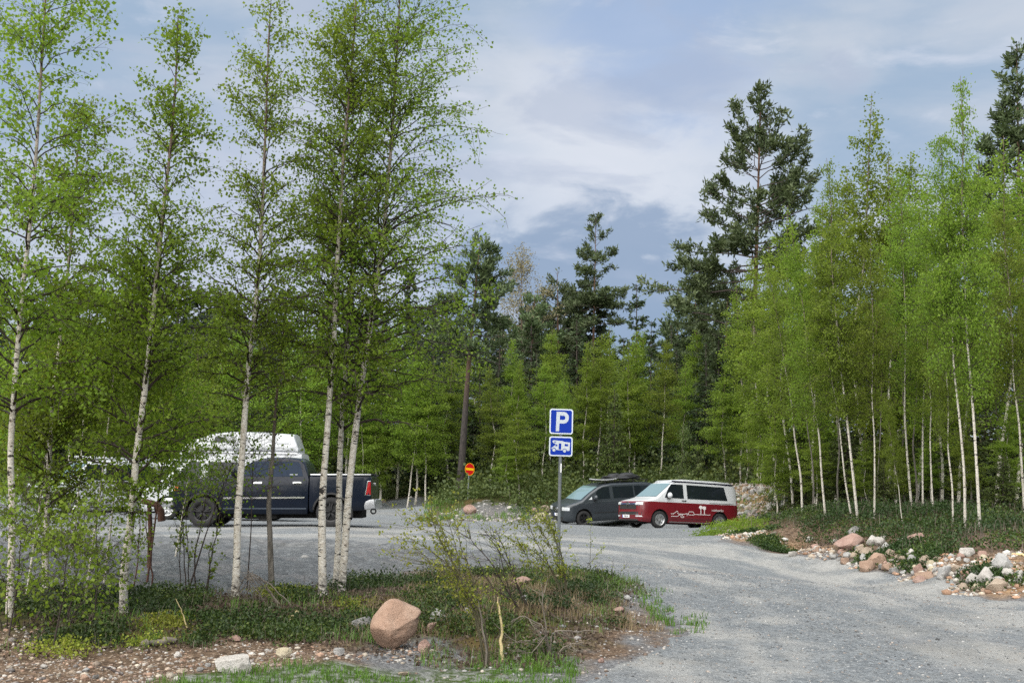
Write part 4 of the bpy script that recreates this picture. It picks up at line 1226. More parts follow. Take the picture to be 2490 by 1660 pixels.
def tree_parts(seed, pts, r0, crown0, width, nb, nleaf, lsize, mats, e0=(35, 62), droop=45, dens_low=1.0, prof=None, nsec=8, down=.85, clump=False, wrange=.35):
    """birch-like tree: returns meshes (trunk, limbs, crown)"""
    rg = np.random.default_rng(seed)
    tm, c, t = trunk_mesh('trunk', pts, r0, r0 * .12, rg=rg)
    H = np.linalg.norm(c[-1] - c[0])
    f = np.sort(rg.uniform(0, 1, nb) ** dens_low)
    ft = crown0 + (1 - crown0) * f * .985
    p0 = np.stack([np.interp(ft, t, c[:, i]) for i in range(3)], 1)
    pr = prof or ([0, .2, .5, .8, 1], [.72, 1, .90, .66, .30])
    L = width * np.interp(f, *pr) * rg.uniform(1 - wrange, 1 + wrange, nb)
    az = np.arange(nb) * 2.39996 + rg.normal(0, .4, nb)
    ea = R(1) * (e0[0] + (e0[1] - e0[0]) * f + rg.normal(0, 8, nb))
    eb = ea - R(1) * (droop * rg.uniform(.5, 1.4, nb))
    P1, A1, E1 = curves(rg, p0, az, ea, eb, L, 8, .14)
    rb = (r0 * (1 - .85 * ft) * .42)
    V1, f1 = tubes(P1, rb[:, None] * np.linspace(1, .18, 8)[None], 4)
    # side shoots
    ns = nb * nsec
    pi_ = rg.choice(nb, ns, p=L / L.sum())
    tt = rg.uniform(.15, 1, ns)
    k = np.clip((tt * 7), 0, 6.999); k0 = k.astype(int); fr = (k - k0)[:, None]
    q0 = P1[pi_, k0] * (1 - fr) + P1[pi_, k0 + 1] * fr
    L2 = L[pi_] * rg.uniform(.26, .6, ns) * (1.25 - .7 * tt) + .05
    az2 = A1[pi_, np.minimum(k0, 6)] + rg.choice([-1, 1], ns) * R(1) * rg.uniform(25, 80, ns)
    ea2 = E1[pi_, np.minimum(k0, 6)] + rg.normal(0, .35, ns)
    P2, A2, E2 = curves(rg, q0, az2, ea2, ea2 - R(1) * rg.uniform(10, 70, ns), L2, 5, .2)
    V2, f2 = tubes(P2, np.clip(rb[pi_] * .38, .0022, .02)[:, None] * np.linspace(1, .35, 5)[None], 3)
    lv, lf = np.concatenate([V1, V2]), np.concatenate([f1, f2 + len(V1)])
    # leaves
    n2 = int(nleaf * .82); n1 = nleaf - n2
    j = rg.choice(ns, n2, p=L2 / L2.sum()); u = rg.uniform(.05, 1, n2) * 4; u0 = np.minimum(u.astype(int), 3)
    C2 = P2[j, u0] + (P2[j, u0 + 1] - P2[j, u0]) * (u - u0)[:, None]
    j1 = rg.choice(nb, n1, p=L / L.sum()); u1 = rg.uniform(.3, 1, n1) * 7; v0 = np.minimum(u1.astype(int), 6)
    C1 = P1[j1, v0] + (P1[j1, v0 + 1] - P1[j1, v0]) * (u1 - v0)[:, None]
    Cc = np.concatenate([C2, C1]); Cc = Cc + rg.normal(0, lsize * 1.1, Cc.shape)
    VL, fl = leaf_quads(rg, Cc, lsize, down)
    # leaf colour: one tone per shoot with leaf-to-leaf scatter
    shoot = rg.uniform(0, 1, ns)[j]; bt = rg.uniform(0, 1, nb)[pi_[j]]
    tn = np.concatenate([shoot * .45 + bt * .25 + rg.uniform(0, .4, n2), rg.uniform(.1, .8, n1)])
    cm = crown_mesh(lv, lf, VL, fl, np.repeat(np.clip(tn, 0, 1), 4), mats[1], mats[2])
    tm.materials.append(mats[0])
    return tm, cm
def crown_mesh(lv, lf, VL, fl, tn, twig_m, leaf_m):
    me = np_mesh('crown', np.concatenate([VL, lv]), [fl, lf + len(VL)])
    vcol(me, 'tint', np.concatenate([tn, np.zeros(len(lv))]))
    vcol(me, 'bark', np.zeros((len(VL) + len(lv), 3)))
    me.materials.append(leaf_m); me.materials.append(twig_m)
    mi = np.zeros(len(me.polygons), dtype=np.int32); mi[len(fl):] = 1
    me.polygons.foreach_set('material_index', mi)
    return me
def tree_obj(name, meshes, loc, label, cat='tree', group=None):
    root = empty(name, loc); tag(root, label, cat, group)
    for pn, me in zip(('trunk', 'crown'), meshes):
        if me is not None: link(pn, me, None, root)
    return root
BM = (M_BARK, M_TWIG, M_BLEAF)
def px_tree(name, seed, pxpts, depth, base_depth_sink, r0, crown0, width, nb, nleaf, lsize, label, lean=0.0, mats=BM, group=None, **kw):
    """trunk drawn through image points at its own distance; lean: metres the top leans towards (+) or away from the camera"""
    n = len(pxpts)
    W = []
    y0, y1 = pxpts[0][1], pxpts[-1][1]
    for (x, y) in pxpts:
        fr = (y - y0) / (y1 - y0)
        W.append(at(x, y, depth - lean * fr))
    W = np.array(W)
    b = W[0].copy(); b[2] = min(b[2], gz(b[0], b[1])) - .05
    W[0] = b
    return tree_obj(name, tree_parts(seed, W - b, r0, crown0, width, nb, nleaf, lsize, mats, **kw), tuple(b), label, group=group)
g_front = 'birches standing on the near verge'
px_tree('birch_tree', 11, [(26, 1565), (20, 1508), (27, 1434), (28, 1315), (34, 1220), (20, 1114), (28, 1055), (40, 877), (59, 659), (67, 617), (81, 455), (89, 376), (99, 186), (110, 20), (118, -160), (124, -300)], 12.2, 0, .048, .28, 1.05, 95, 12500, .050,
        'birch at the far left edge with a white spotted trunk and an open drooping top', group=g_front, droop=65, dens_low=.9)
px_tree('birch_tree', 12, [(112, 1482), (110, 1360), (115, 1213), (120, 1098), (128, 995), (136, 916), (158, 719), (170, 620), (190, 356), (205, 235)], 14.2, 0, .050, .20, .95, 85, 11500, .048,
        'birch with a tan trunk, second from the left edge, behind the leafy saplings', group=g_front)
px_tree('birch_tree', 13, [(303, 1484), (299, 1419), (303, 1360), (315, 1306), (323, 1232), (329, 1117), (344, 1015), (354, 936), (360, 877), (372, 758), (382, 659), (389, 593), (399, 494), (411, 395), (423, 277), (431, 119), (433, 42)], 13.2, 0, .058, .16, .85, 118, 14000, .048,
        'leaning birch with a pointed top rising right of the far left birch, black-cracked foot', group=g_front, droop=40)
px_tree('birch_tree', 14, [(572, 1449), (576, 1374), (577, 1315), (576, 1264), (582, 1198), (588, 1119), (594, 1026), (599, 956), (606, 872), (612, 817), (624, 730), (630, 640), (636, 553), (643, 376), (649, 237), (653, 79), (659, 8)], 14.5, 0, .060, .33, .88, 100, 11500, .046,
        'birch whose pale trunk stands in front of the pickup doors', group=g_front, droop=45)
px_tree('birch_tree', 15, [(662, 1431), (658, 1360), (656, 1306), (657, 1290), (652, 1237), (656, 1184), (662, 1132), (666, 1053), (671, 976), (680, 896), (686, 837), (694, 760), (700, 700)], 15.4, 0, .050, .50, .62, 20, 900, .046,
        'crooked grey-barked little birch in front of the pickup rear door', group=g_front, droop=30, mats=(M_SBARK, M_TWIG, M_BLEAF))
px_tree('birch_tree', 16, [(785, 1446), (783, 1356), (783, 1300), (782, 1224), (789, 1132), (798, 1026), (804, 916), (811, 857), (815, 758), (819, 640), (827, 534), (837, 336), (850, 237), (862, 79), (868, -90)], 15.2, 0, .064, .30, 1.15, 120, 17000, .048,
        'left trunk of the trio of white birches before the pickup bed', group=g_front, droop=50, dens_low=.85)
px_tree('birch_tree', 17, [(818, 1423), (822, 1337), (824, 1290), (824, 1198), (827, 1105), (831, 1013), (839, 916), (845, 857), (856, 640), (868, 420), (880, 240)], 16.2, 0, .062, .32, .95, 70, 7000, .048,
        'middle brownish trunk of the trio of white birches before the pickup bed', group=g_front, droop=50)
px_tree('birch_tree', 18, [(829, 1438), (837, 1356), (841, 1300), (845, 1224), (856, 1119), (867, 1026), (881, 916), (891, 857), (908, 738), (920, 660), (932, 593), (937, 514), (950, 376), (958, 257), (968, 79), (972, 0), (978, -150)], 15.7, 0, .064, .25, 1.65, 140, 22000, .048,
        'right trunk of the trio of white birches, its crown spreading widest to the right', group=g_front, droop=40, dens_low=.8, e0=(22, 60))
# leafy saplings of the left verge
def sapling(seed, px, py, depth, h, lean_px, w, nleaf, lab, mats=BM, r=.018, crown0=.12, lsize=.048, nb=55, **kw):
    b = ground(px, py, depth); s = F / depth
    pts = [(px, py)]
    W = np.array([[0, 0, -.05], [lean_px * .25 / s, 0.05, h * .35], [lean_px * .6 / s, -.05, h * .7], [lean_px / s, 0, h]])
    return tree_obj('birch_sapling', tree_parts(seed, W, r, crown0, w, nb, nleaf, lsize, mats, **kw), tuple(b), lab, 'sapling', 'leafy saplings on the left verge')
sapling(31, 205, 1470, 13.6, 4.6, 40, .85, 7820, 'tall leafy sapling between the second and the leaning left birches', crown0=.42)
sapling(32, 250, 1455, 15.5, 4.2, 10, .9, 7820, 'dense leafy sapling in front of the half-hidden white van', crown0=.42)
sapling(33, 60, 1490, 14.0, 4.2, 30, .9, 7310, 'leafy sapling filling the gap behind the far left birch trunk')
sapling(34, 165, 1450, 17, 4.5, -10, 1.0, 7820, 'leafy sapling farther back, left of the silver van', crown0=.42)
sapling(35, 355, 1440, 15.6, 3.6, 30, .7, 4080, 'thin red-stemmed sapling just right of the leaning birch', crown0=.3, mats=(M_REDWOOD, M_TWIG, M_BLEAF))
sapling(36, 455, 1446, 15.0, 2.4, 130, .75, 650, 'sapling whose leaves hang over the pickup bonnet', crown0=.45, mats=(M_TWIG, M_TWIG, M_BLEAF), r=.014)
sapling(37, 600, 1440, 15.2, 2.6, -10, .8, 360, 'low leafy sapling across the pickup front door', crown0=.50, mats=(M_TWIG, M_TWIG, M_BLEAF), r=.012)
sapling(38, 10, 1480, 17, 4.6, -20, 1.0, 7140, 'leafy sapling at the left frame edge behind the far left birch')
sapling(39, 130, 1545, 10.6, 1.3, 30, .62, 900, 'low bright-leaved sapling beside the foot of the far left birch', mats=(M_TWIG, M_TWIG, M_YLEAF), r=.010, crown0=.25, lsize=.050)
sapling(40, 230, 1500, 12.2, 1.5, -20, .65, 950, 'small bright-leaved sapling low between the two left birches', mats=(M_TWIG, M_TWIG, M_YLEAF), r=.010, crown0=.25, lsize=.046)
sapling(41, 420, 1430, 19, 3.0, 40, .9, 2550, 'leafy sapling right of the red-brown snag', crown0=.35)
sapling(42, 20, 1555, 11.2, 1.6, 15, .6, 850, 'low leafy sapling at the lower left frame edge', mats=(M_TWIG, M_TWIG, M_YLEAF), r=.010, crown0=.25, lsize=.050)
def bare_stems(name, stems, depth, label, r=.010, leaves=0, twigs=4, mats=(M_TWIG, M_BLEAF), lsize=.04, cat='sapling', group=None, seed=1, rings=6):
    """a clump of stems drawn base to tip through image points; each with short side twigs"""
    rg = np.random.default_rng(seed)
    b = ground(*stems[0][0], depth) if depth else ground(*stems[0][0])
    D = np.dot(b - CAM, _f)
    root = empty(name, tuple(b)); tag(root, label, cat, group)
    VV, FF, nv, tips = [], [], 0, []
    for st_ in stems:
        dd = rg.uniform(-.25, .25)
        W = np.array([at(x, y, D + dd * i / max(1, len(st_) - 1)) for i, (x, y) in enumerate(st_)]) - b
        W[0, 2] = min(W[0, 2], .0) - .06
        s = np.linspace(0, 1, len(W)); t = np.linspace(0, 1, 12)
        c = np.stack([np.interp(t, s, W[:, i]) for i in range(3)], 1) + np.concatenate([np.zeros((1, 3)), rg.normal(0, .006, (11, 3))])
        V, f = tubes(c[None], (r * rg.uniform(.7, 1.2) * np.linspace(1, .3, 12))[None], 5)
        VV.append(V); FF.append(f + nv); nv += len(V)
        L = np.linalg.norm(c[-1] - c[0])
        if twigs:
            k = rg.integers(3, 11, twigs)
            d = nrm(c[np.minimum(k + 1, 11)] - c[k])
            az = np.arctan2(d[:, 1], d[:, 0]) + rg.uniform(-1.6, 1.6, twigs); el = np.arcsin(np.clip(d[:, 2], -1, 1)) - rg.uniform(.2, .9, twigs)
            P2, _, _ = curves(rg, c[k], az, el, el + .3, L * rg.uniform(.12, .38, twigs), 5, .15)
            V, f = tubes(P2, np.full((twigs, 1), r * .35) * np.linspace(1, .4, 5)[None], 3)
            VV.append(V); FF.append(f + nv); nv += len(V)
            tips.append(P2[:, 1:].reshape(-1, 3))
        tips.append(c[5:])
    link('stems', np_mesh('stems', np.concatenate(VV), FF, True), mats[0], root)
    if leaves:
        T = np.concatenate(tips); C = T[rg.integers(0, len(T), leaves)] + rg.normal(0, .018, (leaves, 3))
        V, f = leaf_quads(rg, C, lsize, -.2)
        me = np_mesh('foliage', V, [f]); tint(me, rg, leaves, 4)
        link('foliage', me, mats[1], root)
    return root
bare_stems('alder_sapling', [[(440, 1447), (437, 1380), (438, 1300), (446, 1240), (452, 1195)], [(452, 1450), (449, 1380), (446, 1310), (440, 1230), (436, 1180)], [(462, 1448), (458, 1390), (457, 1330), (452, 1240), (470, 1170)],
                            [(480, 1446), (474, 1390), (474, 1340), (486, 1290), (498, 1220), (520, 1130)], [(496, 1447), (508, 1390), (514, 1340), (528, 1290), (542, 1200), (560, 1130)], [(500, 1446), (512, 1395), (507, 1340), (516, 1320)]],
           14.6, 'clump of thin near-black stems left of the pale trunk before the pickup', .011, 420, 7, seed=5, lsize=.045, group='leafy saplings on the left verge')
bare_stems('alder_sapling', [[(366, 1445), (370, 1400), (362, 1350), (358, 1300), (352, 1240)], [(325, 1430), (335, 1360), (340, 1280), (342, 1200)]], 14.8, 'pair of thin red-brown stems right of the leaning birch foot', .014, 160, 5, mats=(M_REDWOOD, M_BLEAF), seed=6, group='leafy saplings on the left verge')
bare_stems('alder_sapling', [[(165, 1510), (195, 1460), (225, 1410), (255, 1390)], [(160, 1515), (185, 1400), (200, 1300)]], 12.0, 'dark slanting sapling stem in the bilberry right of the second birch', .012, 120, 4, seed=7, mats=(M_TWIG, M_YLEAF), group='leafy saplings on the left verge')
bare_stems('alder_sapling', [[(18, 1570), (16, 1500), (22, 1430)], [(28, 1572), (34, 1530), (40, 1490)], [(10, 1568), (2, 1520), (-10, 1460)], [(36, 1570), (44, 1540), (46, 1500)]], 11.6, 'dark basal shoots crowding the foot of the far left birch', .013, 90, 3, seed=8, mats=(M_TWIG, M_YLEAF), group='leafy saplings on the left verge')

# ---- templates for the trees farther off
def tpl_birch(seed, h, w, nleaf, nb=44, r=.065, crown0=.3, lsize=.062, mats=(M_BARK, M_TWIG, M_YLEAF), wig=.25, **kw):
    rg = np.random.default_rng(seed)
    z = np.linspace(0, h, 8)
    pts = np.stack([np.cumsum(rg.normal(0, wig * .35, 8)), np.cumsum(rg.normal(0, wig * .35, 8)), z], 1); pts -= pts[0]
    pts[:, :2] -= np.outer(np.linspace(0, 1, 8), pts[-1, :2])
    pts[0, 2] = -.15
    return tree_parts(seed + 1, pts, r, crown0, w, nb, nleaf, lsize, mats, **kw)
def conifer_parts(kind, seed, h, w, crown0, nq, qs, mats, r=.13, nb=70, prof=None, e0=None, up=0.0):
    rg = np.random.default_rng(seed)
    pts = np.array([[0, 0, -.2], [rg.normal(0, .06), rg.normal(0, .06), h * .5], [0, 0, h]])
    tm, c, t = trunk_mesh('trunk', pts, r, .015, brown=(.35, .6) if kind == 'pine' else (2, 3), foot=0, rg=rg)
    f = np.sort(rg.uniform(0, 1, nb)); ft = crown0 + (1 - crown0) * f * .985
    if kind == 'spruce': f = np.round(f * 26) / 26; ft = crown0 + (1 - crown0) * np.clip(f + rg.normal(0, .006, nb), 0, .985)
    p0 = np.stack([np.interp(ft, t, c[:, i]) for i in range(3)], 1)
    if kind == 'spruce':
        L = w * (1.02 - f) ** .85 * rg.uniform(.75, 1.2, nb) + .12
        ea = np.interp(f, [0, .6, 1], [-.25, 0, .7]) + rg.normal(0, .12, nb); eb = ea + .35
    else:
        pr = prof or ([0, .15, .45, .75, 1], [.7, 1, .85, .55, .18])
        L = w * np.interp(f, *pr) * rg.uniform(.72, 1.18, nb)
        ea = np.interp(f, [0, .5, 1], [-.05, .25, .9]) + rg.normal(0, .22, nb); eb = ea + rg.uniform(-.1, .5, nb)
    az = np.arange(nb) * 2.39996 + rg.normal(0, .5, nb)
    P1, A1, E1 = curves(rg, p0, az, ea, eb, L, 8, .13 if kind == 'pine' else .06)
    rb = r * (1.05 - ft) * (.36 if kind == 'pine' else .2) + .006
    V1, f1 = tubes(P1, rb[:, None] * np.linspace(1, .25, 8)[None], 4)
    VV, FF = [V1], [f1]; nv = len(V1)
    ns = nb * (7 if kind == 'pine' else 8)
    pi_ = rg.choice(nb, ns, p=L / L.sum()); tt = rg.uniform(.30 if kind == 'pine' else .1, 1, ns)
    k = np.clip(tt * 7, 0, 6.999); k0 = k.astype(int)
    q0 = P1[pi_, k0] + (P1[pi_, k0 + 1] - P1[pi_, k0]) * (k - k0)[:, None]
    sgn = rg.choice([-1, 1], ns)
    az2 = A1[pi_, np.minimum(k0, 6)] + sgn * rg.uniform(.5, 1.2, ns)
    if kind == 'pine':
        L2 = L[pi_] * rg.uniform(.16, .36, ns) * (1.2 - .5 * tt) + .1; ea2 = E1[pi_, np.minimum(k0, 6)] * .6 + rg.uniform(-.15, .45, ns); eb2 = ea2 + .3
    else:
        L2 = L[pi_] * rg.uniform(.25, .42, ns) * (1.15 - .8 * tt) + .08; ea2 = E1[pi_, np.minimum(k0, 6)] - rg.uniform(.1, .5, ns); eb2 = ea2 - .4
    P2, A2, E2 = curves(rg, q0, az2, ea2, eb2, L2, 5, .12)
    V2, f2 = tubes(P2, np.full((ns, 1), .010) * np.linspace(1, .4, 5)[None], 3)
    VV.append(V2); FF.append(f2 + nv)
    lv, lf = np.concatenate(VV), np.concatenate(FF)
    j = rg.choice(ns, nq, p=L2 / L2.sum())
    u = (rg.uniform(0, 1, nq) ** (.5 if kind == 'pine' else .9)) * 3.999; u0 = u.astype(int)
    C = P2[j, u0] + (P2[j, u0 + 1] - P2[j, u0]) * (u - u0)[:, None]
    tw = nrm(P2[j, u0 + 1] - P2[j, u0])
    if kind == 'pine':
        C = C + rg.normal(0, qs * .30, C.shape)
        ax = nrm(tw * .7 + rg.normal(0, .75, (nq, 3)) + np.array([0, 0, .35])); wd = .16
    else:
        ax = nrm(tw * 1.0 + rg.normal(0, .5, (nq, 3)) + np.array([0, 0, -.25])); wd = .17
    sdv = nrm(np.cross(ax, nrm(rg.normal(0, 1, (nq, 3)))))
    Lq = (qs * rg.uniform(.6, 1.3, nq))[:, None]
    V = np.stack([C - sdv * Lq * wd * .5, C + ax * Lq * .5 + sdv * Lq * wd, C + ax * Lq, C + ax * Lq * .5 - sdv * Lq * wd], 1)
    tn = np.clip(rg.uniform(0, 1, ns)[j] * .35 + np.clip((u / 4), 0, 1) * .25 + rg.uniform(0, .45, nq), 0, 1)
    cm = crown_mesh(lv, lf, V.reshape(-1, 3), np.arange(4 * nq).reshape(nq, 4), np.repeat(tn, 4), mats[1], mats[2])
    tm.materials.append(mats[0])
    return tm, cm
M_PBARKD = bark_plain('dark_pine_bark', (.022, .019, .018), (.060, .050, .045))
PM, SM = (M_PBARK, M_PBARK, M_PINE), (M_PBARK, M_TWIG, M_SPRUCE)
T_BIRCH = [tpl_birch(101 + 7 * i, 10.0, (1.5, 1.3, 1.75, 1.2)[i], 15000, 105, .052, (.34, .30, .38, .28)[i], .062, droop=55, dens_low=.9, prof=([0, .15, .45, .8, 1], [.75, 1, .85, .5, .15])) for i in range(4)]
T_YOUNG = [tpl_birch(201 + 7 * i, 9.0, (.95, .8, 1.1)[i], 12500, 95, .042, (.22, .18, .3)[i], .062, droop=45, prof=([0, .2, .5, .8, 1], [.8, 1, .85, .5, .12])) for i in range(3)]
T_SPRUCE = [conifer_parts('spruce', 301 + i, 10.0, (1.7, 1.35)[i], .04, 8500, .24, SM, .11, 150) for i in range(2)]
T_SPRUCEY = [conifer_parts('spruce', 311, 7.0, 1.7, .02, 7500, .22, (M_PBARK, M_TWIG, M_SPRUCE2), .08, 130)]
T_PINE = [conifer_parts('pine', 321 + i, 16.0, (2.6, 2.2, 3.0)[i], (.42, .5, .36)[i], 9000, .30, PM, .17, (62, 50, 70)[i]) for i in range(3)]
def plant(name, tpl, th, px, py, depth, top_px, top_py, label, cat='tree', group=None, wide=1.0, rot=None, sink=0.0):
    """a tree that grows from an image point at a given depth up to another; only lean, height and turn are set"""
    b = ground(px, py, depth)
    tp = at(top_px, top_py, np.dot(b - CAM, _f))
    v = Vector(tp - b); h = v.length
    root = tree_obj(name, tpl, tuple(b), label, cat, group)
    k = h / th
    root.scale = (k * wide, k * wide, k)
    q = Vector((0, 0, 1)).rotation_difference(v.normalized()).to_matrix().to_4x4()
    root.rotation_euler = (q @ Matrix.Rotation(rng.uniform(0, 6.28) if rot is None else rot, 4, 'Z')).to_euler()
    return root
ORD = ['first', 'second', 'third', 'fourth', 'fifth', 'sixth', 'seventh', 'eighth', 'ninth', 'tenth', 'eleventh', 'twelfth', 'thirteenth', 'fourteenth', 'fifteenth', 'sixteenth', 'seventeenth', 'eighteenth', 'nineteenth', 'twentieth',
       'twenty-first', 'twenty-second', 'twenty-third', 'twenty-fourth', 'twenty-fifth', 'twenty-sixth']
# right-hand grove, front row: (base x, base y, depth, top x, top y, wide)
front = [(1950, 1247, 34, 1862, 640, 1.1), (2007, 1256, 31.5, 1925, 560, 1.1), (2071, 1260, 30.5, 1985, 640, .9), (2086, 1260, 30, 2010, 385, 1.1), (2126, 1257, 29.5, 2118, 560, 1.0), (2194, 1262, 28, 2150, 960, .9),
         (2218, 1240, 32, 2190, 420, 1.0), (2244, 1240, 32, 2235, 500, .9), (2269, 1247, 30, 2252, 640, .9), (2317, 1269, 27, 2300, 620, .9), (2346, 1282, 25.5, 2285, 330, 1.0), (2383, 1284, 25, 2335, 185, 1.0), (2492, 1262, 28, 2440, 480, 1.1)]
for i, (px, py, d, tx, ty, wd) in enumerate(front):
    o = plant('birch_tree', T_BIRCH[i % 4], 10.0, px, py, d, tx, ty, f'white-trunked birch, {ORD[i]} from the left along the front of the right-hand grove', group='birches of the right-hand grove', wide=wd * (.80 if ty > 600 else .70))
second = [(1800, 1176, 55, 1790, 690, 1.1), (1842, 1185, 52, 1830, 620, 1.15), (1885, 1190, 46, 1870, 600, 1.15), (1930, 1200, 44, 1915, 500, 1.1), (1985, 1200, 42, 2000, 480, 1.0), (2030, 1205, 43, 2060, 420, 1.1), (2100, 1210, 40, 2120, 228, 1.0),
          (2150, 1215, 39, 2160, 380, 1.1), (2180, 1215, 41, 2215, 370, 1.1), (2225, 1215, 38, 2255, 430, 1.1), (2290, 1225, 36, 2290, 450, 1.1), (2330, 1225, 36, 2380, 400, 1.1), (2420, 1240, 34, 2440, 330, 1.1), (2470, 1245, 36, 2500, 360, 1.1)]
for i, (px, py, d, tx, ty, wd) in enumerate(second):
    plant('birch_tree', T_YOUNG[i % 3], 9.0, px, py, d, tx, ty, f'birch in the second row of the right-hand grove, {ORD[i]} from its left end', group='birches of the right-hand grove', wide=wd * 1.05)
# thin bare poles standing in the dark of the grove
rgp = np.random.default_rng(77)
pole_tpl = tpl_birch(261, 7.0, .5, 500, 26, .035, .45, .06, (M_SBARK, M_TWIG, M_YLEAF), .3)
for i, px in enumerate([1975, 2040, 2140, 2205, 2232, 2285, 2362, 2432]):
    d = 30 + rgp.uniform(2, 9)
    plant('grey_pole', pole_tpl, 7.0, px, 1240, d, px - rgp.uniform(0, 35), 800 - rgp.uniform(0, 120), f'thin grey sapling pole in the shade of the right grove, {ORD[i]} from the left', 'sapling', 'thin poles in the shade of the right grove')
low = [(1990, 40, 1040), (2110, 38, 1060), (2180, 37, 1010), (2262, 36, 1060), (2345, 34, 1040), (2462, 30, 980), (1890, 42, 1000), (1850, 48, 980), (1768, 55, 900), (1812, 53, 930), (1905, 45, 950)]
for i, (px, d, ty) in enumerate(sorted(low)):
    plant('birch_sapling', T_YOUNG[i % 3], 9.0, px, 1240, d, px - 6, ty, f'small leafy birch sapling between the stems of the right grove, {ORD[i]} from the left', 'sapling', 'leafy saplings under the right grove', wide=2.0)
# understorey spruces of the grove
for i, (px, d, ty, w) in enumerate(sorted([(2150, 35, 1120, 1.5), (2440, 29, 1110, 1.6), (2230, 42, 1000, 1.6), (2060, 40, 1020, 1.5), (2350, 40, 980, 1.6), (1960, 44, 1040, 1.5), (2480, 40, 960, 1.7), (2290, 46, 900, 1.6), (2400, 48, 900, 1.6), (2120, 48, 900, 1.6), (2010, 50, 930, 1.6)])):
    plant('spruce_tree', T_SPRUCEY[0], 7.0, px, 1240, d, px, ty, f'bushy spruce in the shade under the right-hand grove, {ORD[i]} from the left', group='spruces under the right grove', wide=w)

# big pines
def pine_at(seed, px, py, d, tx, ty, label, w, crown0, nq, nb, r, qs=.30, prof=None, PM=PM):
    b = ground(px, py, d); tp = at(tx, ty, np.dot(b - CAM, _f)); v = Vector(tp - b); h = v.length
    root = tree_obj('pine_tree', conifer_parts('pine', seed, h, w, crown0, nq, qs, PM, r, nb, prof), tuple(b), label)
    root.rotation_euler = Vector((0, 0, 1)).rotation_difference(v.normalized()).to_euler()
    return root
pine_at(411, 1826, 1180, 62, 1850, 232, 'tallest pine, broad dark crown against the sky above the red and white van', 5.0, .42, 24000, 78, .30, .34, ([0, .12, .35, .6, .85, 1], [1.12, 1.08, .82, .72, .45, .16]))
pine_at(412, 1440, 1165, 84, 1449, 530, 'slender pine rising alone above the tree line behind the grey van', 2.9, .58, 11000, 56, .22, .32, ([0, .2, .6, 1], [1, .95, .6, .14]))
pine_at(413, 2478, 1215, 50, 2472, 112, 'tall pine at the upper right frame corner behind the birches', 3.0, .45, 15000, 60, .24, .30)
pine_at(414, 1118, 1185, 54, 1168, 580, 'pine with a thick dark trunk behind the no-entry sign', 2.3, .55, 9000, 46, .24, .28, None, (M_PBARKD, M_PBARKD, M_PINE))
pine_at(415, 1360, 1165, 80, 1355, 660, 'bushy pine crown just left of the slender lone pine', 3.2, .35, 11000, 60, .22, .34)
pine_at(416, 1280, 1165, 76, 1300, 720, 'pine with an orange trunk above the light birches left of the P sign', 2.4, .5, 7000, 44, .2, .32)
pine_at(417, 1700, 1170, 76, 1690, 690, 'dark pine half hidden below the left limbs of the tallest pine', 3.4, .30, 11000, 60, .22, .34)
pine_at(418, 1760, 1170, 70, 1770, 690, 'dark bushy pine under the right limbs of the tallest pine', 3.2, .25, 10000, 60, .22, .34)
pine_at(419, 1640, 1165, 92, 1650, 690, 'small dark pine at the low gap of the tree line', 2.6, .3, 6500, 46, .18, .34)
# aspen still in bud
ab = tpl_birch(501, 14, 2.6, 4200, 60, .10, .45, .11, (M_SBARK, M_SBARK, M_BUDS), .3, droop=10, e0=(35, 70), nsec=7)
plant('aspen_tree', ab, 14.0, 1262, 1165, 78, 1272, 630, 'pale budding aspen, almost bare, standing against the dark cloud')
# young birches of the middle: (base x, base y, depth, top x, top y, wide)
mids = [(1190, 1195, 58, 1190, 890, 1.0), (1255, 1192, 60, 1268, 870, 1.0), (1320, 1185, 60, 1325, 880, 1.1), (1418, 1180, 60, 1426, 828, 1.0), (1455, 1180, 61, 1462, 812, .95), (1533, 1180, 59, 1528, 830, 1.0), (1546, 1180, 60, 1552, 800, 1.0), (1603, 1178, 58, 1622, 824, 1.15), (1668, 1180, 62, 1668, 880, 1.1), (1375, 1185, 63, 1372, 905, 1.0)]
for i, (px, py, d, tx, ty, wd) in enumerate(sorted(mids)):
    plant('birch_tree', T_YOUNG[i % 3], 9.0, px, py, d, tx, ty, f'narrow light green young birch, {ORD[i]} from the left in the stand behind the parking signs', group='young birches behind the signs', wide=wd * rng.uniform(1.0, 1.6))
plant('birch_tree', T_YOUNG[2], 9.0, 1262, 1204, 53, 1262, 1000, 'small bright young birch standing on the mound between the two signs', wide=2.3)
plant('birch_tree', T_YOUNG[0], 9.0, 1240, 1212, 52.5, 1236, 1060, 'smallest bright birch sapling on the mound, close right of the no-entry sign', wide=2.0)
fill = [(1095, 66, 800, 1), (1140, 70, 760, 0), (1165, 66, 850, 2), (1215, 72, 780, 1), (1245, 68, 820, 0), (1290, 74, 770, 2), (1340, 70, 800, 0), (1400, 74, 770, 1), (1480, 72, 790, 0), (1515, 70, 820, 2), (1565, 72, 800, 0), (1630, 72, 790, 1), (1690, 70, 800, 0), (1745, 68, 820, 1), (1110, 76, 740, 2), (1185, 80, 735, 1), (1355, 84, 740, 2)]
cf = [0, 0]
for px, d, ty, k in sorted(fill):
    if k == 0:
        plant('birch_tree', T_YOUNG[cf[0] % 3], 9.0, px, 1180, d, px + 3, ty, f'green birch deeper in the middle wood, {ORD[cf[0]]} from the left behind the light young stand', group='birches deeper in the middle wood', wide=1.3); cf[0] += 1
    else:
        plant('spruce_tree', T_SPRUCE[k - 1], 10.0, px, 1180, d, px + 2, ty, f'dark spruce deeper in the middle wood, {ORD[cf[1]]} from the left behind the light young stand', group='spruces deeper in the middle wood', wide=1.1); cf[1] += 1
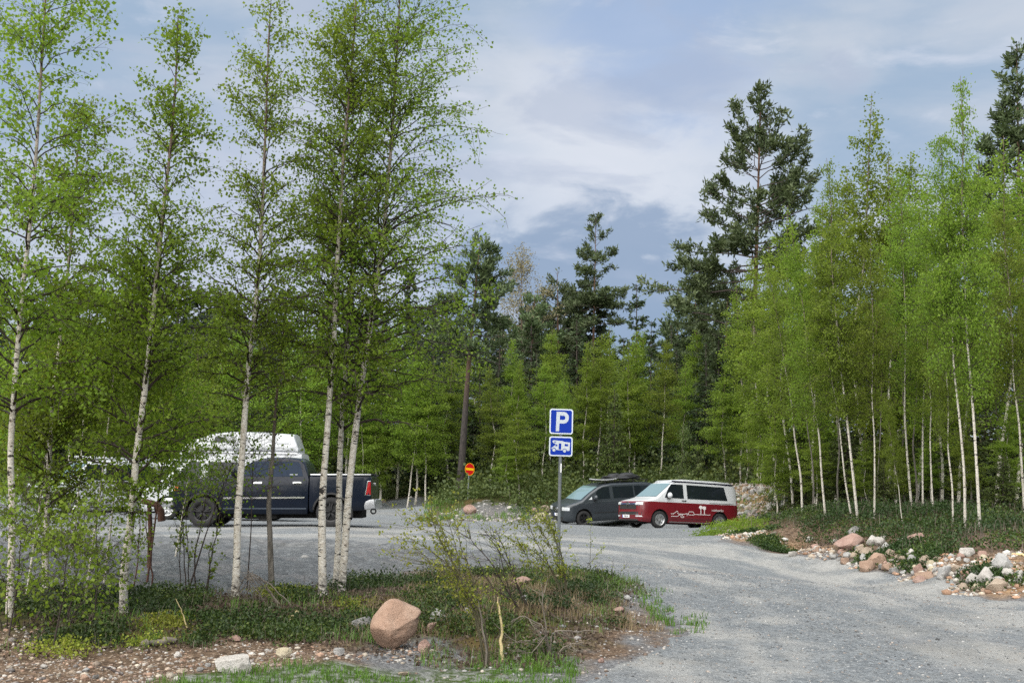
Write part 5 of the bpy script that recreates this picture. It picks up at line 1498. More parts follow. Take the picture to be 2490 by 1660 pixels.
# spruces of the middle
plant('spruce_tree', T_SPRUCE[0], 10.0, 1718, 1180, 60, 1716, 835, 'dark pointed spruce behind the red and white van', wide=1.15)
plant('spruce_tree', T_SPRUCEY[0], 7.0, 1492, 1186, 57, 1494, 950, 'yellow-green young spruce behind the roof load of the grey van', wide=.85)
plant('spruce_tree', T_SPRUCE[1], 10.0, 1545, 1165, 76, 1548, 690, 'spruce with a narrow tip rising in the middle of the tree line', wide=.9)
plant('spruce_tree', T_SPRUCE[1], 10.0, 1580, 1172, 70, 1584, 780, 'dark slim spruce right of the paired young birches', wide=.9)
plant('spruce_tree', T_SPRUCE[0], 10.0, 1210, 1190, 62, 1212, 900, 'dark spruce right of the thick pine trunk', wide=1.1)
plant('spruce_tree', T_SPRUCE[1], 10.0, 1300, 1186, 66, 1305, 860, 'dark spruce directly behind the P sign left edge', wide=1.1)
plant('spruce_tree', T_SPRUCE[0], 10.0, 1652, 1178, 66, 1645, 850, 'dark spruce between the broad young birch and the pointed spruce', wide=1.0)
for i, (px, w_) in enumerate([(1655, .9), (1690, .8), (1770, 1.0)]):
    tpl = tpl_birch(521 + i, 4.2, 1.0, 1500, 34, .03, .12, .085, (M_SBARK, M_SBARK, M_ASPEN), .2, e0=(55, 78), droop=15, nsec=4)
    plant('aspen_shrub', tpl, 4.2, px, 1178, 56, px + 8, (1030, 1075, 1010)[i], ('grey-green leafing aspen shrub above the red and white van roof', 'low thin aspen shrub just right of the middle of the van roof', 'taller grey aspen shrub over the van tail')[i], 'shrub', 'aspen shrubs behind the vans')
# the wall of young birch and spruce behind the parked pickup
lefts = [(-90, 55, 720, 0), (-20, 60, 700, 1), (40, 56, 740, 0), (105, 62, 660, 1), (160, 55, 760, 0), (215, 60, 690, 2), (265, 55, 745, 0), (320, 62, 700, 0), (375, 57, 770, 0), (430, 66, 640, 2), (475, 57, 790, 0), (530, 60, 720, 0), (585, 56, 800, 0), (635, 62, 760, 1), (690, 60, 700, 2), (735, 56, 790, 0),
         (790, 60, 760, 0), (838, 57, 800, 0), (880, 64, 720, 1), (925, 57, 820, 0), (965, 60, 760, 0), (1010, 57, 840, 0), (1050, 62, 780, 1), (1090, 60, 850, 0)]
nb_ = ns_ = 0
for px, d, ty, k in lefts:
    if k == 0:
        plant('birch_tree', T_YOUNG[nb_ % 3], 9.0, px, 1215, d, px + rng.uniform(-8, 14), ty, f'young green birch in the row behind the parked pickup, {ORD[nb_]} from the left', group='young birches behind the pickup', wide=1.75); nb_ += 1
    else:
        plant('spruce_tree', T_SPRUCE[k - 1], 10.0, px, 1210, d, px + 4, ty, f'dark spruce among the birches behind the parked pickup, {ORD[ns_]} from the left', group='spruces behind the pickup', wide=1.15); ns_ += 1
for i, (px, py, ty) in enumerate([(873, 1212, 930), (908, 1212, 980), (990, 1222, 900), (1036, 1218, 870)]):
    plant('birch_tree', T_YOUNG[i % 3], 9.0, px, py, 56, px + (12, 8, 30, 20)[i], ty, f'thin white-trunked birch at the bend of the far road, {ORD[i]} from the left', group='birches at the far road bend', wide=1.5)

# far wood: too many to count, one mass
def far_wood():
    rg = np.random.default_rng(9)
    VV, FF, TT, nv = [], [], [], 0
    for k in range(860):
        d = rg.uniform(84, 190); px = rg.uniform(-900, 3300)
        X = (px - CX) / F * d; Y = d
        if k >= 520:                                               # unseen trees added behind and beside the camera to darken reflections
            a_ = rg.uniform(R(50), R(310)); dd = rg.uniform(42, 75); X, Y, px = dd * math.sin(a_), dd * math.cos(a_), -999
        z = gz(X, Y); h = rg.uniform(11, 18) if px > -950 and k < 520 else rg.uniform(6, 9); w = h * rg.uniform(.12, .19)
        if px > 1480 and px < 1680: h = min(h, rg.uniform(9, 12.5))
        n = 420
        pine = rg.random() < .5
        f = rg.uniform(.05 if not pine else .35, 1, n)
        L = w * ((1.05 - f) ** .8 if not pine else np.interp(f, [.35, .5, .8, 1], [.7, 1, .75, .2])) * rg.uniform(.25, 1.1, n)
        a = rg.uniform(0, 6.28, n)
        if pine: f = np.clip(f + rg.normal(0, .02, n), .3, 1)
        C = np.stack([X + L * np.cos(a), Y + L * np.sin(a), z + h * f - (L * .25 if not pine else 0)], 1)
        V, fq = leaf_quads(rg, C, .62, .25, .30)
        VV.append(V); FF.append(fq + nv); nv += len(V)
        TT.append(np.repeat(np.clip(rg.uniform(0, .5) + rg.uniform(-.1, .45, n), 0, 1), 4))
    me = np_mesh('far_wood', np.concatenate(VV), FF)
    vcol(me, 'tint', np.concatenate(TT))
    o = link('far_wood', me, leaf_mat('far_needle', [(.012, .026, .012), (.026, .045, .020), (.055, .075, .030)], .1, .7)); tag(o, kind='stuff')
far_wood()
# ------------------------------------------------------------------ signs
M_STEEL = mat('galvanised_steel', (.14, .155, .165), .6, .3, var=.15, vscale=6)
M_BLUE = mat('sign_blue', (.003, .032, .34), .6, spec=.15, var=.06, vscale=4)
M_SWHITE = mat('sign_white', (.62, .68, .74), .4)
M_SYM = mat('sign_symbol_white', (.50, .55, .60), .4)
M_SRED = mat('sign_red', (.52, .008, .010), .6, spec=.15)
M_SYEL = mat('sign_yellow', (.85, .50, .008), .6, spec=.15)
M_STICK = mat('white_sticker', (.8, .8, .8), .5)
def rrect(w, h, r, n=6):
    out = []
    for cx, cz, a0 in ((w / 2 - r, h / 2 - r, 0), (-w / 2 + r, h / 2 - r, 90), (-w / 2 + r, -h / 2 + r, 180), (w / 2 - r, -h / 2 + r, 270)):
        for k in range(n + 1):
            a = R(a0 + 90 * k / n); out.append((cx + r * math.cos(a), cz + r * math.sin(a)))
    return out
def plate_poly(name, pts, y0, y1, m, parent, holes=()):
    """an upright plate (x, z) between two depths, front towards -y; holes are cut right through"""
    bm = bmesh.new()
    def loop(ps, y): 
        vs = [bm.verts.new((x, y, z)) for x, z in ps]
        return vs, [bm.edges.new((vs[i], vs[(i + 1) % len(vs)])) for i in range(len(vs))]
    rings = []
    for y in (y0, y1):
        es = []; rs_ = []
        for ps in (pts, *holes):
            v, e = loop(ps, y); es += e; rs_.append(v)
        bmesh.ops.triangle_fill(bm, use_beauty=True, use_dissolve=False, edges=es)
        rings.append(rs_)
    for ra, rb in zip(*rings):
        for i in range(len(ra)):
            j = (i + 1) % len(ra)
            bm.faces.new((ra[i], ra[j], rb[j], rb[i]))
    bmesh.ops.recalc_face_normals(bm, faces=bm.faces)
    return bm_obj(name, bm, m, parent)
def circ(cx, cz, r, n=24): return [(cx + r * math.cos(2 * math.pi * k / n), cz + r * math.sin(2 * math.pi * k / n)) for k in range(n)]
def pole(name, r, z0, z1, m, parent, y=0.0):
    bm = bmesh.new()
    q = bmesh.ops.create_cone(bm, cap_ends=True, segments=20, radius1=r, radius2=r, depth=z1 - z0)
    bmesh.ops.translate(bm, vec=(0, y, (z0 + z1) / 2), verts=q['verts'])
    return bm_obj(name, bm, m, parent, True, 40)
sp = ground(1357, 1388)
sdep = np.dot(sp - CAM, _f)
k_ = sdep / F                                                      # metres per photo pixel there
sign = empty('parking_sign', tuple(sp)); tag(sign, 'blue P parking sign over a motorhome plate on a grey steel post', 'sign')
zb_ = (1388 - 1110) * k_; zt_ = (1388 - 993) * k_                   # lower edge of the lower plate, top of the upper one
pole('post', .030, -.3, zt_ - .03, M_STEEL, sign)
box_obj('post_sticker', (.012, -.0295, zb_ - .21), (.022, .004, .16), M_STICK, sign, None, .0)
W_ = 58.5 * k_; H1 = 62.5 * k_; H2 = 48.5 * k_
for nm, zc, h in (('parking_plate', zt_ - H1 / 2, H1), ('motorhome_plate', zb_ + H2 / 2, H2)):
    pr = empty('tmp'); bpy.data.objects.remove(pr)
    p = plate_poly(nm, rrect(W_, h, .045), -.040, -.036, M_SWHITE, sign); p.location = (0, 0, zc)
    b = plate_poly('blue_field', rrect(W_ - .046, h - .046, .03), -.0425, -.0402, M_BLUE, p)
    bm = bmesh.new(); add_box(bm, (0, -.030, 0), (W_ * .9, .012, .03)); add_box(bm, (0, 0, 0), (.085, .072, .03), None, .012)
    bm_obj('clamp', bm, M_STEEL, p)
    if nm == 'parking_plate':
        u = H1 / .69                                              # measured on an enlarged view: plate 690 units tall
        def T(pts): return [((x - 555) / 1000 * u, -(z - 465) / 1000 * u) for x, z in pts]
        outer = [(420, 200), (620, 200)] + [(620 + 140 * math.sin(t), 360 - 160 * math.cos(t)) for t in np.linspace(0, math.pi, 14)[1:-1]] + [(620, 520), (505, 520), (498, 735), (405, 735)]
        inner = [(515, 300), (620, 305)] + [(615 + 50 * math.sin(t), 362 - 57 * math.cos(t)) for t in np.linspace(0, math.pi, 8)[1:-1]] + [(615, 420), (510, 420)]
        plate_poly('letter', T(outer), -.0445, -.0427, M_SYM, p, [T(inner)])
    else:
        u = H2 / .54
        def T(pts): return [((x - 535) / 1000 * u, -(z - 1100) / 1000 * u) for x, z in pts]
        shell = [(300, 960), (325, 938), (595, 955), (618, 975), (785, 985), (790, 1005), (775, 1215), (695, 1215)] + [(640 + 62 * math.cos(t), 1215 - 55 * math.sin(t)) for t in np.linspace(0.1, math.pi - .1, 8)] + [(585, 1208), (405, 1200)] + \
                [(345 + 60 * math.cos(t), 1200 - 55 * math.sin(t)) for t in np.linspace(.1, math.pi - .4, 8)] + [(280, 1190), (278, 1145), (345, 1100), (400, 1030), (325, 1015), (300, 990)]
        holes = [[(335, 970), (405, 975), (400, 998), (335, 992)], [(360, 1098), (405, 1052), (438, 1055), (436, 1100)], [(478, 1020), (548, 1022), (542, 1188), (470, 1185)], [(640, 1032), (738, 1036), (735, 1095), (638, 1090)]]
        me_ = plate_poly('motorhome_symbol', T(shell), -.0445, -.0427, M_SYM, p, [T(h_) for h_ in holes])
        for cx, cz in ((345, 1207), (640, 1220)): plate_poly('symbol_wheel', T(circ(cx, cz, 42)), -.0445, -.0427, M_SYM, p)
sign.rotation_euler = (R(-.5), R(-.35), R(4))
def no_entry(name, px, py, depth, top_py, label):
    b = ground(px, py + 6, depth); k = depth / F
    o = empty(name, tuple(b)); tag(o, label, 'sign')
    r = .30; zc = (py + 6 - top_py) * k
    pole('post', .03, -.3, zc + .1, M_STEEL, o)
    p = plate_poly('red_disc', circ(0, 0, r, 40), -.040, -.034, M_SRED, o); p.location = (0, 0, zc)
    plate_poly('yellow_bar', [(-.25, -.055), (.25, -.055), (.25, .055), (-.25, .055)], -.044, -.041, M_SYEL, p)
    plate_poly('yellow_rim', circ(0, 0, r, 40), -.0435, -.0405, M_SYEL, p, [circ(0, 0, r - .018, 40)])
    o.rotation_euler = (0, R(1.0), R(42))
no_entry('no_entry_sign', 1137, 1209, 51.0, 1143, 'round red no-entry sign with a yellow bar on a thin grey post')

# ------------------------------------------------------------------ stones
def rock_mat(name, a, b, c, sc_=1.0, lichen=0.0):
    g = MG(name); P = g.coord('Object')
    n1 = g.noise(P, 2.2 * sc_, 5, .6, .3); n2 = g.noise(P, 14 * sc_, 5, .65); n3 = g.noise(P, 60 * sc_, 3, .7)
    col = g.mix(a, b, g.ramp(n1, .35, .65)); col = g.mix(col, c, g.math('MULTIPLY', g.ramp(n2, .52, .72), .7))
    col = g.mix(col, (.07, .06, .05), g.math('MULTIPLY', g.ramp(n3, .58, .70), .65))
    col = g.mix(col, (.62, .56, .50), g.math('MULTIPLY', g.ramp(n3, .40, .30), .35))
    if lichen: col = g.mix(col, (.10, .10, .08), g.math('MULTIPLY', g.ramp(n1, .56, .60), lichen))
    oi = g.n.new('ShaderNodeObjectInfo'); hs = g.n.new('ShaderNodeHueSaturation'); g.l.new(col, hs.inputs['Color'])
    g.put(hs.inputs['Value'], g.math('ADD', g.math('MULTIPLY', oi.outputs['Random'], .3), .85))
    g.put(g.b.inputs['Base Color'], hs.outputs[0]); g.b.inputs['Roughness'].default_value = .85
    g.b.inputs['Specular IOR Level'].default_value = .3
    g.bump(g.math('ADD', n2, g.math('MULTIPLY', n3, .6)), .8, .03)
    return g.m
RK = {'pink': rock_mat('pink_granite', (0.292, 0.185, 0.150), (0.370, 0.258, 0.215), (0.215, 0.133, 0.107)), 'boulder': rock_mat('orange_pink_granite', (0.344, 0.224, 0.163), (0.404, 0.284, 0.215), (0.249, 0.155, 0.107), 1.3),
      'grey': rock_mat('grey_stone', (0.189, 0.189, 0.181), (0.310, 0.301, 0.292), (0.112, 0.112, 0.112)), 'white': rock_mat('pale_stone', (0.370, 0.348, 0.318), (0.464, 0.447, 0.421), (0.241, 0.215, 0.189), 1, .6),
      'tan': rock_mat('tan_stone', (0.267, 0.211, 0.159), (0.361, 0.297, 0.232), (0.232, 0.172, 0.129)), 'orange': rock_mat('orange_stone', (0.270, 0.178, 0.128), (0.340, 0.240, 0.180), (0.180, 0.118, 0.085)),
      'cream': rock_mat('cream_stone', (0.344, 0.301, 0.206), (0.430, 0.387, 0.292), (0.310, 0.267, 0.189)), 'greywhite': rock_mat('grey_white_stone', (0.275, 0.275, 0.267), (0.378, 0.370, 0.361), (0.241, 0.241, 0.232), 1, .5)}
def rock_geo(seed, cuts=9, amp=.16, sub=3, cutd=(.62, .92)):
    rg = np.random.default_rng(seed)
    bm = bmesh.new(); bmesh.ops.create_icosphere(bm, subdivisions=sub, radius=1.0)
    V = np.array([v.co[:] for v in bm.verts]); Fc = np.array([[v.index for v in f.verts] for f in bm.faces]); bm.free()
    from mathutils import noise as mn
    off = Vector(rg.uniform(-50, 50, 3))
    d = np.array([1 + amp * mn.noise(Vector(v) * 1.3 + off) + amp * .35 * mn.noise(Vector(v) * 3.1 + off) for v in V])
    V = V * d[:, None]
    for _ in range(cuts):
        n = nrm(rg.normal(0, 1, 3)); h = rg.uniform(*cutd)
        s_ = V @ n - h
        V = V - np.where(s_ > 0, s_ * .9, 0)[:, None] * n
    V = V + rg.normal(0, .006, V.shape)
    V /= np.abs(V).max(0)
    return V, Fc
ROCKG = [rock_geo(700 + i, (14, 10, 18, 8, 12, 16)[i % 6], (.26, .32, .2, .36)[i % 4], 3, (.42, .85)) for i in range(14)]
def rock(px, py, wpx, hpx, kind, label, geo=None, group=None, depth=None, yaw=None, name='stone', sink=.28, tilt=.0):
    """a stone whose foot is seen at the image point; sizes in photo pixels, turned into metres at its distance"""
    b = ground(px, py, depth); k = np.dot(b - CAM, _f) / F
    w, h = wpx * k / 2, hpx * k / 2
    gi = int(abs(px * 7 + py * 3)) % 14 if geo is None else geo
    V, Fc = ROCKG[gi]
    me = np_mesh(name, V * np.array([w, w * .8, h * (1 + sink)]), [Fc], True)
    try: me.set_sharp_from_angle(angle=R(28))
    except Exception: pass
    o = link(name, me, RK[kind]); tag(o, label, 'stone', group)
    o.location = (b[0], b[1] + w * .5, b[2] + h * (1 - sink))
    o.rotation_euler = (tilt, rng.uniform(-.12, .12), (rng.uniform(-.5, .5) if yaw is None else yaw))
    return o
# the big boulder: outline shaped after the photo (pear leaning left, blunt nose at the right)
def boulder():
    b = ground(957, 1584); k = np.dot(b - CAM, _f) / F
    out = [(-20, 2), (-48, 14), (-66, 40), (-70, 66), (-60, 84), (-46, 100), (-36, 120), (-18, 130), (2, 128), (16, 118), (32, 114), (50, 107), (62, 99), (58, 90), (50, 83), (51, 74), (52, 56), (44, 38), (22, 24), (0, 8)]
    out = np.array(out, float) * k
    n = len(out); t = np.arange(n + 1); q = np.vstack([out, out[:1]])
    tt = np.linspace(0, n, 73)[:-1]
    ring = np.stack([np.interp(tt, t, q[:, 0]), np.interp(tt, t, q[:, 1])], 1)
    for _ in range(9): ring = (np.roll(ring, 1, 0) + 2 * ring + np.roll(ring, -1, 0)) / 4
    c = np.array([-6 * k, 58 * k])
    bm = bmesh.new(); rows = []
    from mathutils import noise as mn
    D = 62 * k
    for j in range(1, 20):
        a = math.pi * j / 20; yy = -math.cos(a) * D; sc2 = math.sin(a) ** .62
        row = []
        for p in ring:
            v = Vector((c[0] + (p[0] - c[0]) * sc2, yy + .10 * (p[1] - c[1]), c[1] + (p[1] - c[1]) * sc2))
            nn = mn.noise(v * 9 + Vector((3, 1, 7))) * .012 + mn.noise(v * 22) * .005
            for pn_, pd_ in (((.22, -.88, .42), .17), ((-.42, -.62, -.66), .175), ((.62, -.70, -.35), .17), ((-.62, -.55, .56), .215)):
                rel = v - Vector((c[0], 0, c[1])); q_ = rel.dot(Vector(pn_).normalized()) - pd_
                if q_ > 0: v -= Vector(pn_).normalized() * q_ * .8
            v += (v - Vector((c[0], 0, c[1]))).normalized() * nn
            row.append(bm.verts.new(v))
        rows.append(row)
    m = len(rows[0])
    for r0_, r1_ in zip(rows[:-1], rows[1:]):
        for i in range(m): bm.faces.new((r0_[i], r0_[(i + 1) % m], r1_[(i + 1) % m], r1_[i]))
    for r_, yy in ((rows[0], -D * 1.0), (rows[-1], D)):
        v = bm.verts.new((c[0], yy, c[1]))
        for i in range(m): bm.faces.new((r_[i], r_[(i + 1) % m], v))
    bmesh.ops.recalc_face_normals(bm, faces=bm.faces)
    o = bm_obj('boulder', bm, RK['boulder'], None, True)
    o.location = (b[0], b[1] + D * .75, b[2] - .03)
    tag(o, 'big pear-shaped orange-pink granite boulder in the foreground', 'boulder')
boulder()
rock(884, 1522, 66, 36, 'grey', 'grey angular rock wedged against the left side of the big boulder', 2)
rock(1028, 1592, 34, 42, 'pink', 'small upright pink stone on the grey gravel right of the big boulder', 3, yaw=.3, sink=.1)
rock(1046, 1527, 34, 24, 'pink', 'small pink stone behind the right nose of the big boulder', 1)
rock(1066, 1512, 50, 36, 'greywhite', 'pale mossy stone right of the big boulder nose', 4)
rock(1144, 1502, 34, 28, 'greywhite', 'pale grey stone under the left willow shrub', 6)
rock(1266, 1424, 68, 24, 'pink', 'flat-topped pink rock left of the foot of the parking sign', 8, yaw=0)
rock(1274, 1472, 30, 20, 'greywhite', 'pale round stone under the right willow shrub', 3)
rock(1355, 1412, 34, 18, 'tan', 'whitish tan stone at the foot of the parking sign post', 5)
rock(683, 1612, 48, 26, 'cream', 'flat cream stone left of the big boulder', 9, yaw=0)
rock(824, 1605, 32, 20, 'grey', 'grey stone lying between the cream stone and the big boulder', 10)
rock(838, 1514, 34, 12, 'tan', 'low tan stone in the bilberry left of the grey rock', 1)
rock(798, 1542, 34, 12, 'tan', 'pair-like low flat stone on the soil edge left of the boulder', 12)
rock(565, 1640, 106, 40, 'white', 'large pale slab with dark lichen in the lower left foreground', 11, yaw=.35, tilt=.1)
rock(205, 1648, 27, 17, 'orange', 'small orange stone in the pebbles at lower left', 3)
rock(440, 1638, 30, 15, 'tan', 'tan stone left of the pale slab', 7)
rock(428, 1654, 20, 13, 'white', 'white pebble left below the tan stone by the slab', 0)
rock(432, 1588, 20, 14, 'white', 'white stone at the edge of the bilberry near the pale stick', 4)
rock(107, 1612, 21, 11, 'white', 'white stone at lower left below the far left birch', 6)
rock(208, 1624, 20, 11, 'greywhite', 'light grey pebble above the orange stone', 5)
rock(232, 1640, 18, 11, 'grey', 'dark grey pebble right beside the orange stone', 1)
rock(175, 1628, 20, 10, 'tan', 'tan pebble left of the orange stone', 2)
rock(483, 1628, 26, 12, 'grey', 'grey flat pebble between the tan stone and the pale slab', 9)
rock(507, 1617, 18, 10, 'grey', 'small grey pebble just above the pale slab', 10)
rock(568, 1556, 38, 15, 'pink', 'pinkish stone above the pale slab at the soil edge', 13)
rock(980, 1634, 30, 10, 'tan', 'pale flat stone in the grass below the big boulder', 1)
rock(1463, 1612, 24, 12, 'pink', 'pink pebble on the gravel edge right of the dead shrub', 2)
rock(1505, 1482, 34, 14, 'pink', 'flat pinkish stone at the right end of the verge', 8)
rock(1527, 1462, 22, 12, 'greywhite', 'pale stone at the right tip of the verge by the gravel', 6)
rock(742, 1357, 26, 9, 'greywhite', 'pale flat stone on the dark slope between the crooked and trio birches', 4)
# right bank
rgm0 = np.random.default_rng(33)
RB = [(2073, 1336, 66, 30, 'pink', 'largest rock of the right bank, pink and flat-topped', 8), (2078, 1300, 30, 22, 'grey', 'round grey stone alone on the bilberry above the largest pink rock', 3), (2125, 1324, 26, 22, 'white', 'white blocky stone right of the largest pink rock', 5),
      (2143, 1326, 24, 18, 'white', 'second white stone, touching the white block right of the pink rock', 6), (2151, 1310, 20, 9, 'white', 'flat white stone just above the two touching white stones', 2), (2232, 1318, 36, 18, 'pink', 'long pink stone high on the bank, in mid grove', 11),
      (2111, 1347, 30, 20, 'tan', 'tan rounded stone right below the largest pink rock', 7), (2051, 1351, 18, 12, 'orange', 'small orange-brown stone left below the largest pink rock', 1), (2136, 1378, 38, 28, 'orange', 'brick-orange block on the bank slope', 12), (2108, 1390, 34, 22, 'orange', 'tan-orange stone at the road edge left of the brick-orange block', 9),
      (2164, 1385, 28, 14, 'orange', 'low brownish stone right of the brick-orange block', 10), (2101, 1364, 16, 15, 'greywhite', 'small grey stone between tan stone and brick-orange block', 4), (2157, 1338, 19, 15, 'greywhite', 'grey-white stone below the touching white pair', 0), (2166, 1355, 26, 17, 'tan', 'tan stone above the low brownish one', 13),
      (2186, 1364, 18, 12, 'tan', 'small tan stone right of mid bank, by a dry twig', 3), (2220, 1354, 22, 18, 'white', 'pinkish white stone below the long pink stone', 5), (2221, 1373, 18, 18, 'greywhite', 'upright grey-white stone under the pinkish white one', 6), (2251, 1374, 27, 20, 'tan', 'rounded tan stone in the middle of the sandy bank', 8),
      (2239, 1395, 28, 20, 'pink', 'rounded pink stone below the middle tan stone', 2), (2257, 1407, 42, 15, 'orange', 'flat orange slab low on the sandy bank', 11), (2239, 1416, 26, 18, 'pink', 'pink-grey stone at the road edge under the orange slab', 7), (2297, 1408, 33, 28, 'greywhite', 'round grey stone low on the sandy bank', 1),
      (2321, 1391, 28, 15, 'tan', 'tan stone right above the round grey one', 12), (2264, 1381, 20, 14, 'cream', 'cream stone touching the middle tan stone', 9), (2358, 1354, 34, 17, 'white', 'white flat stone up at the right part of the bank', 10), (2447, 1384, 42, 34, 'greywhite', 'large angular grey rock near the right frame edge', 4),
      (2405, 1418, 42, 34, 'white', 'large white rock in the white group at right', 0), (2369, 1420, 34, 22, 'white', 'white rock at the left end of the white group at right', 13), (2432, 1413, 26, 14, 'white', 'smaller white rock right of the large white rock', 3), (2433, 1438, 46, 28, 'tan', 'big tan rock at the road edge near the right frame edge', 5),
      (2455, 1400, 26, 18, 'white', 'white wedge stone under the large angular grey rock', 6), (2484, 1404, 18, 14, 'white', 'white stone cut by the right frame edge, upper one', 8), (2482, 1418, 22, 16, 'white', 'white stone cut by the right frame edge, lower one', 2), (2415, 1388, 28, 13, 'white', 'flat white stone left of the large angular grey rock', 11),
      (2399, 1327, 20, 14, 'pink', 'small pink stone high on the bank left of the last white trunk foot', 7), (1927, 1354, 19, 13, 'white', 'pale stone alone at the left end of the bank by the road', 1), (2032, 1318, 16, 10, 'white', 'small white stone left of the largest pink rock', 12), (2192, 1320, 16, 12, 'white', 'small white stone left of the long pink stone', 9),
      (2394, 1354, 18, 16, 'pink', 'pink pebble stone right of the white flat stone on the bank', 10), (2347, 1434, 24, 14, 'tan', 'tan stone left below the white group at right', 4), (2380, 1432, 24, 14, 'cream', 'cream stone below the large white rock', 0)]
for x, y, w, h, kd, lb, gi in RB: rock(x, y, w * 1.28, h * 1.3, kd, lb, gi, 'stones of the right road bank')
for i in range(70):
    px = 1960 + rgm0.uniform(0, 540); t_ = rgm0.uniform(0, 1); yb = np.interp(px, [1960, 2100, 2250, 2400, 2500], [1352, 1384, 1414, 1444, 1462]); yt = np.interp(px, [1960, 2080, 2250, 2400, 2500], [1318, 1330, 1345, 1352, 1350])
    w = rgm0.uniform(11, 27)
    rock(px, yb + (yt - yb) * t_ - 2, w, w * rgm0.uniform(.5, .75), ('tan', 'greywhite', 'pink', 'white', 'orange', 'grey', 'cream')[i % 7], 'middling stone among the rubble filling the right road bank', None, 'rubble stones of the right road bank')
# pile behind the vans and mound by the no-entry sign
rgk = np.random.default_rng(5)
for i in range(80):
    d = rgk.uniform(45, 55); px = 1796 + rgk.uniform(0, 116) - (55 - d) * 1.5
    rock(px, 0, rgk.uniform(10, 25), rgk.uniform(8, 16), ('white', 'greywhite', 'tan', 'grey', 'pink', 'white')[i % 6], 'pale cobble in the stone heap on the slope behind the red and white van', None, 'cobbles of the stone heap behind the vans', d)
rock(1141, 1236, 36, 24, 'pink', 'pale pink boulder on the mound under the no-entry sign', 3, depth=48.0)
for x, y, w, d, kd, lb in [(1122, 1258, 14, 45.9, 'tan', 'tan stone at the left foot of the mound'), (1146, 1246, 12, 47, 'tan', 'small tan stone below the pink mound boulder'), (1237, 1242, 14, 49.3, 'white', 'white slanting stone on top of the mound'), (1186, 1258, 13, 46.4, 'white', 'white stone low on the face of the mound'),
                           (1262, 1260, 12, 47.4, 'white', 'white stone at the right part of the mound foot'), (1300, 1252, 22, 50, 'pink', 'pinkish rock left of the grey van bumper'), (1322, 1250, 30, 50.4, 'tan', 'tan rock close beside the grey van bumper'), (1318, 1268, 34, 49.3, 'cream', 'low cream rock at the grey van front wheel'),
                           (997, 1233, 12, 59, 'white', 'white stone at the far road edge'), (930, 1236, 16, 58.5, 'tan', 'tan stone right of the pickup tail at the far road edge')]:
    rock(x, y, w, w * .62, kd, lb, None, None, d)

# ------------------------------------------------------------------ loose small stuff
def mini_stones(name, XY, size, cols, sub, kindname, flat=.6):
    rg = np.random.default_rng(len(XY))
    bm = bmesh.new(); bmesh.ops.create_icosphere(bm, subdivisions=sub, radius=1.0)
    V = np.array([v.co[:] for v in bm.verts]); Fc = np.array([[v.index for v in f.verts] for f in bm.faces]); bm.free()
    n = len(XY); Z = land_h(XY[:, 0], XY[:, 1]) + np.clip(road_sd(XY[:, 0], XY[:, 1]) * .12, 0, .018)
    s = size[:, None, None] * np.stack([rg.uniform(.7, 1.3, n), rg.uniform(.7, 1.3, n), rg.uniform(.4, .8, n)], 1)[:, None]
    a = rg.uniform(0, 6.28, n)
    P = V[None] * (1 + rg.normal(0, .10, (n, len(V), 1))) * s
    x = P[..., 0] * np.cos(a)[:, None] - P[..., 1] * np.sin(a)[:, None]; y = P[..., 0] * np.sin(a)[:, None] + P[..., 1] * np.cos(a)[:, None]
    P = np.stack([x + XY[:, :1], y + XY[:, 1:2], P[..., 2] + Z[:, None] + size[:, None] * .12], -1)
    F_ = (Fc[None] + (np.arange(n) * len(V))[:, None, None]).reshape(-1, 3)
    me = np_mesh(name, P.reshape(-1, 3), [F_], True)
    cols = np.array(cols); c = cols[rg.integers(0, len(cols), n)] * rg.uniform(.6, 1.2, (n, 1))
    vcol(me, 'tint', np.repeat(np.clip(c, 0, 1), len(V), 0))
    g = MG(kindname); A = g.attr('tint'); nn = g.noise(g.coord('World'), 60, 3, .6)
    g.put(g.b.inputs['Base Color'], g.mix(g.mix(A.outputs['Color'], (.5, .5, .5), 1.0, 'MULTIPLY'), A.outputs['Color'], g.ramp(nn, .3, .7))); g.b.inputs['Roughness'].default_value = .85
    g.b.inputs['Specular IOR Level'].default_value = .25
    o = link(name, me, g.m); tag(o, kind='stuff')
def sample_px(n, x0, x1, y0, y1, seed, cond=None):
    """points on the land seen inside a window of the photograph, spread evenly over the land"""
    rg = np.random.default_rng(seed)
    c = [hit(x0, y0), hit(x1, y0), hit(x1, y1), hit(x0, y1)]
    xs = [p[0] for p in c]; ys = [p[1] for p in c]
    out = []
    while sum(len(o) for o in out) < n:
        m = n * 3
        P = np.stack([rg.uniform(min(xs), max(xs), m), rg.uniform(min(ys), max(ys), m)], 1)
        if cond is not None: P = P[cond(P[:, 0], P[:, 1])]
        out.append(P)
        if len(out) > 60: break
    return np.concatenate(out)[:n]
rgm = np.random.default_rng(21)
def soilzone(x, y): return (road_sd(x, y) < -.1) & (poly_w(x, y, VERGE) < .6) & (poly_w(x, y, LAWN) < .5)
P_ = sample_px(5200, -500, 1000, 1545, 1720, 1, soilzone)
mini_stones('pebbles', P_, np.clip(rgm.lognormal(-4.5, .55, len(P_)), .005, .045), [(.42, .34, .27), (.50, .44, .36), (.30, .27, .25), (.55, .52, .48), (.38, .25, .18), (.25, .18, .14)], 1, 'pebble')
P_ = sample_px(1500, 1000, 1680, 1400, 1640, 2, lambda x, y: (road_sd(x, y) < .15) & (road_sd(x, y) > -1.6))
mini_stones('pebbles', P_, np.clip(rgm.lognormal(-4.4, .5, len(P_)), .006, .05), [(.36, .35, .34), (.45, .40, .35), (.26, .26, .27), (.50, .48, .46), (.20, .15, .12)], 1, 'pebble')
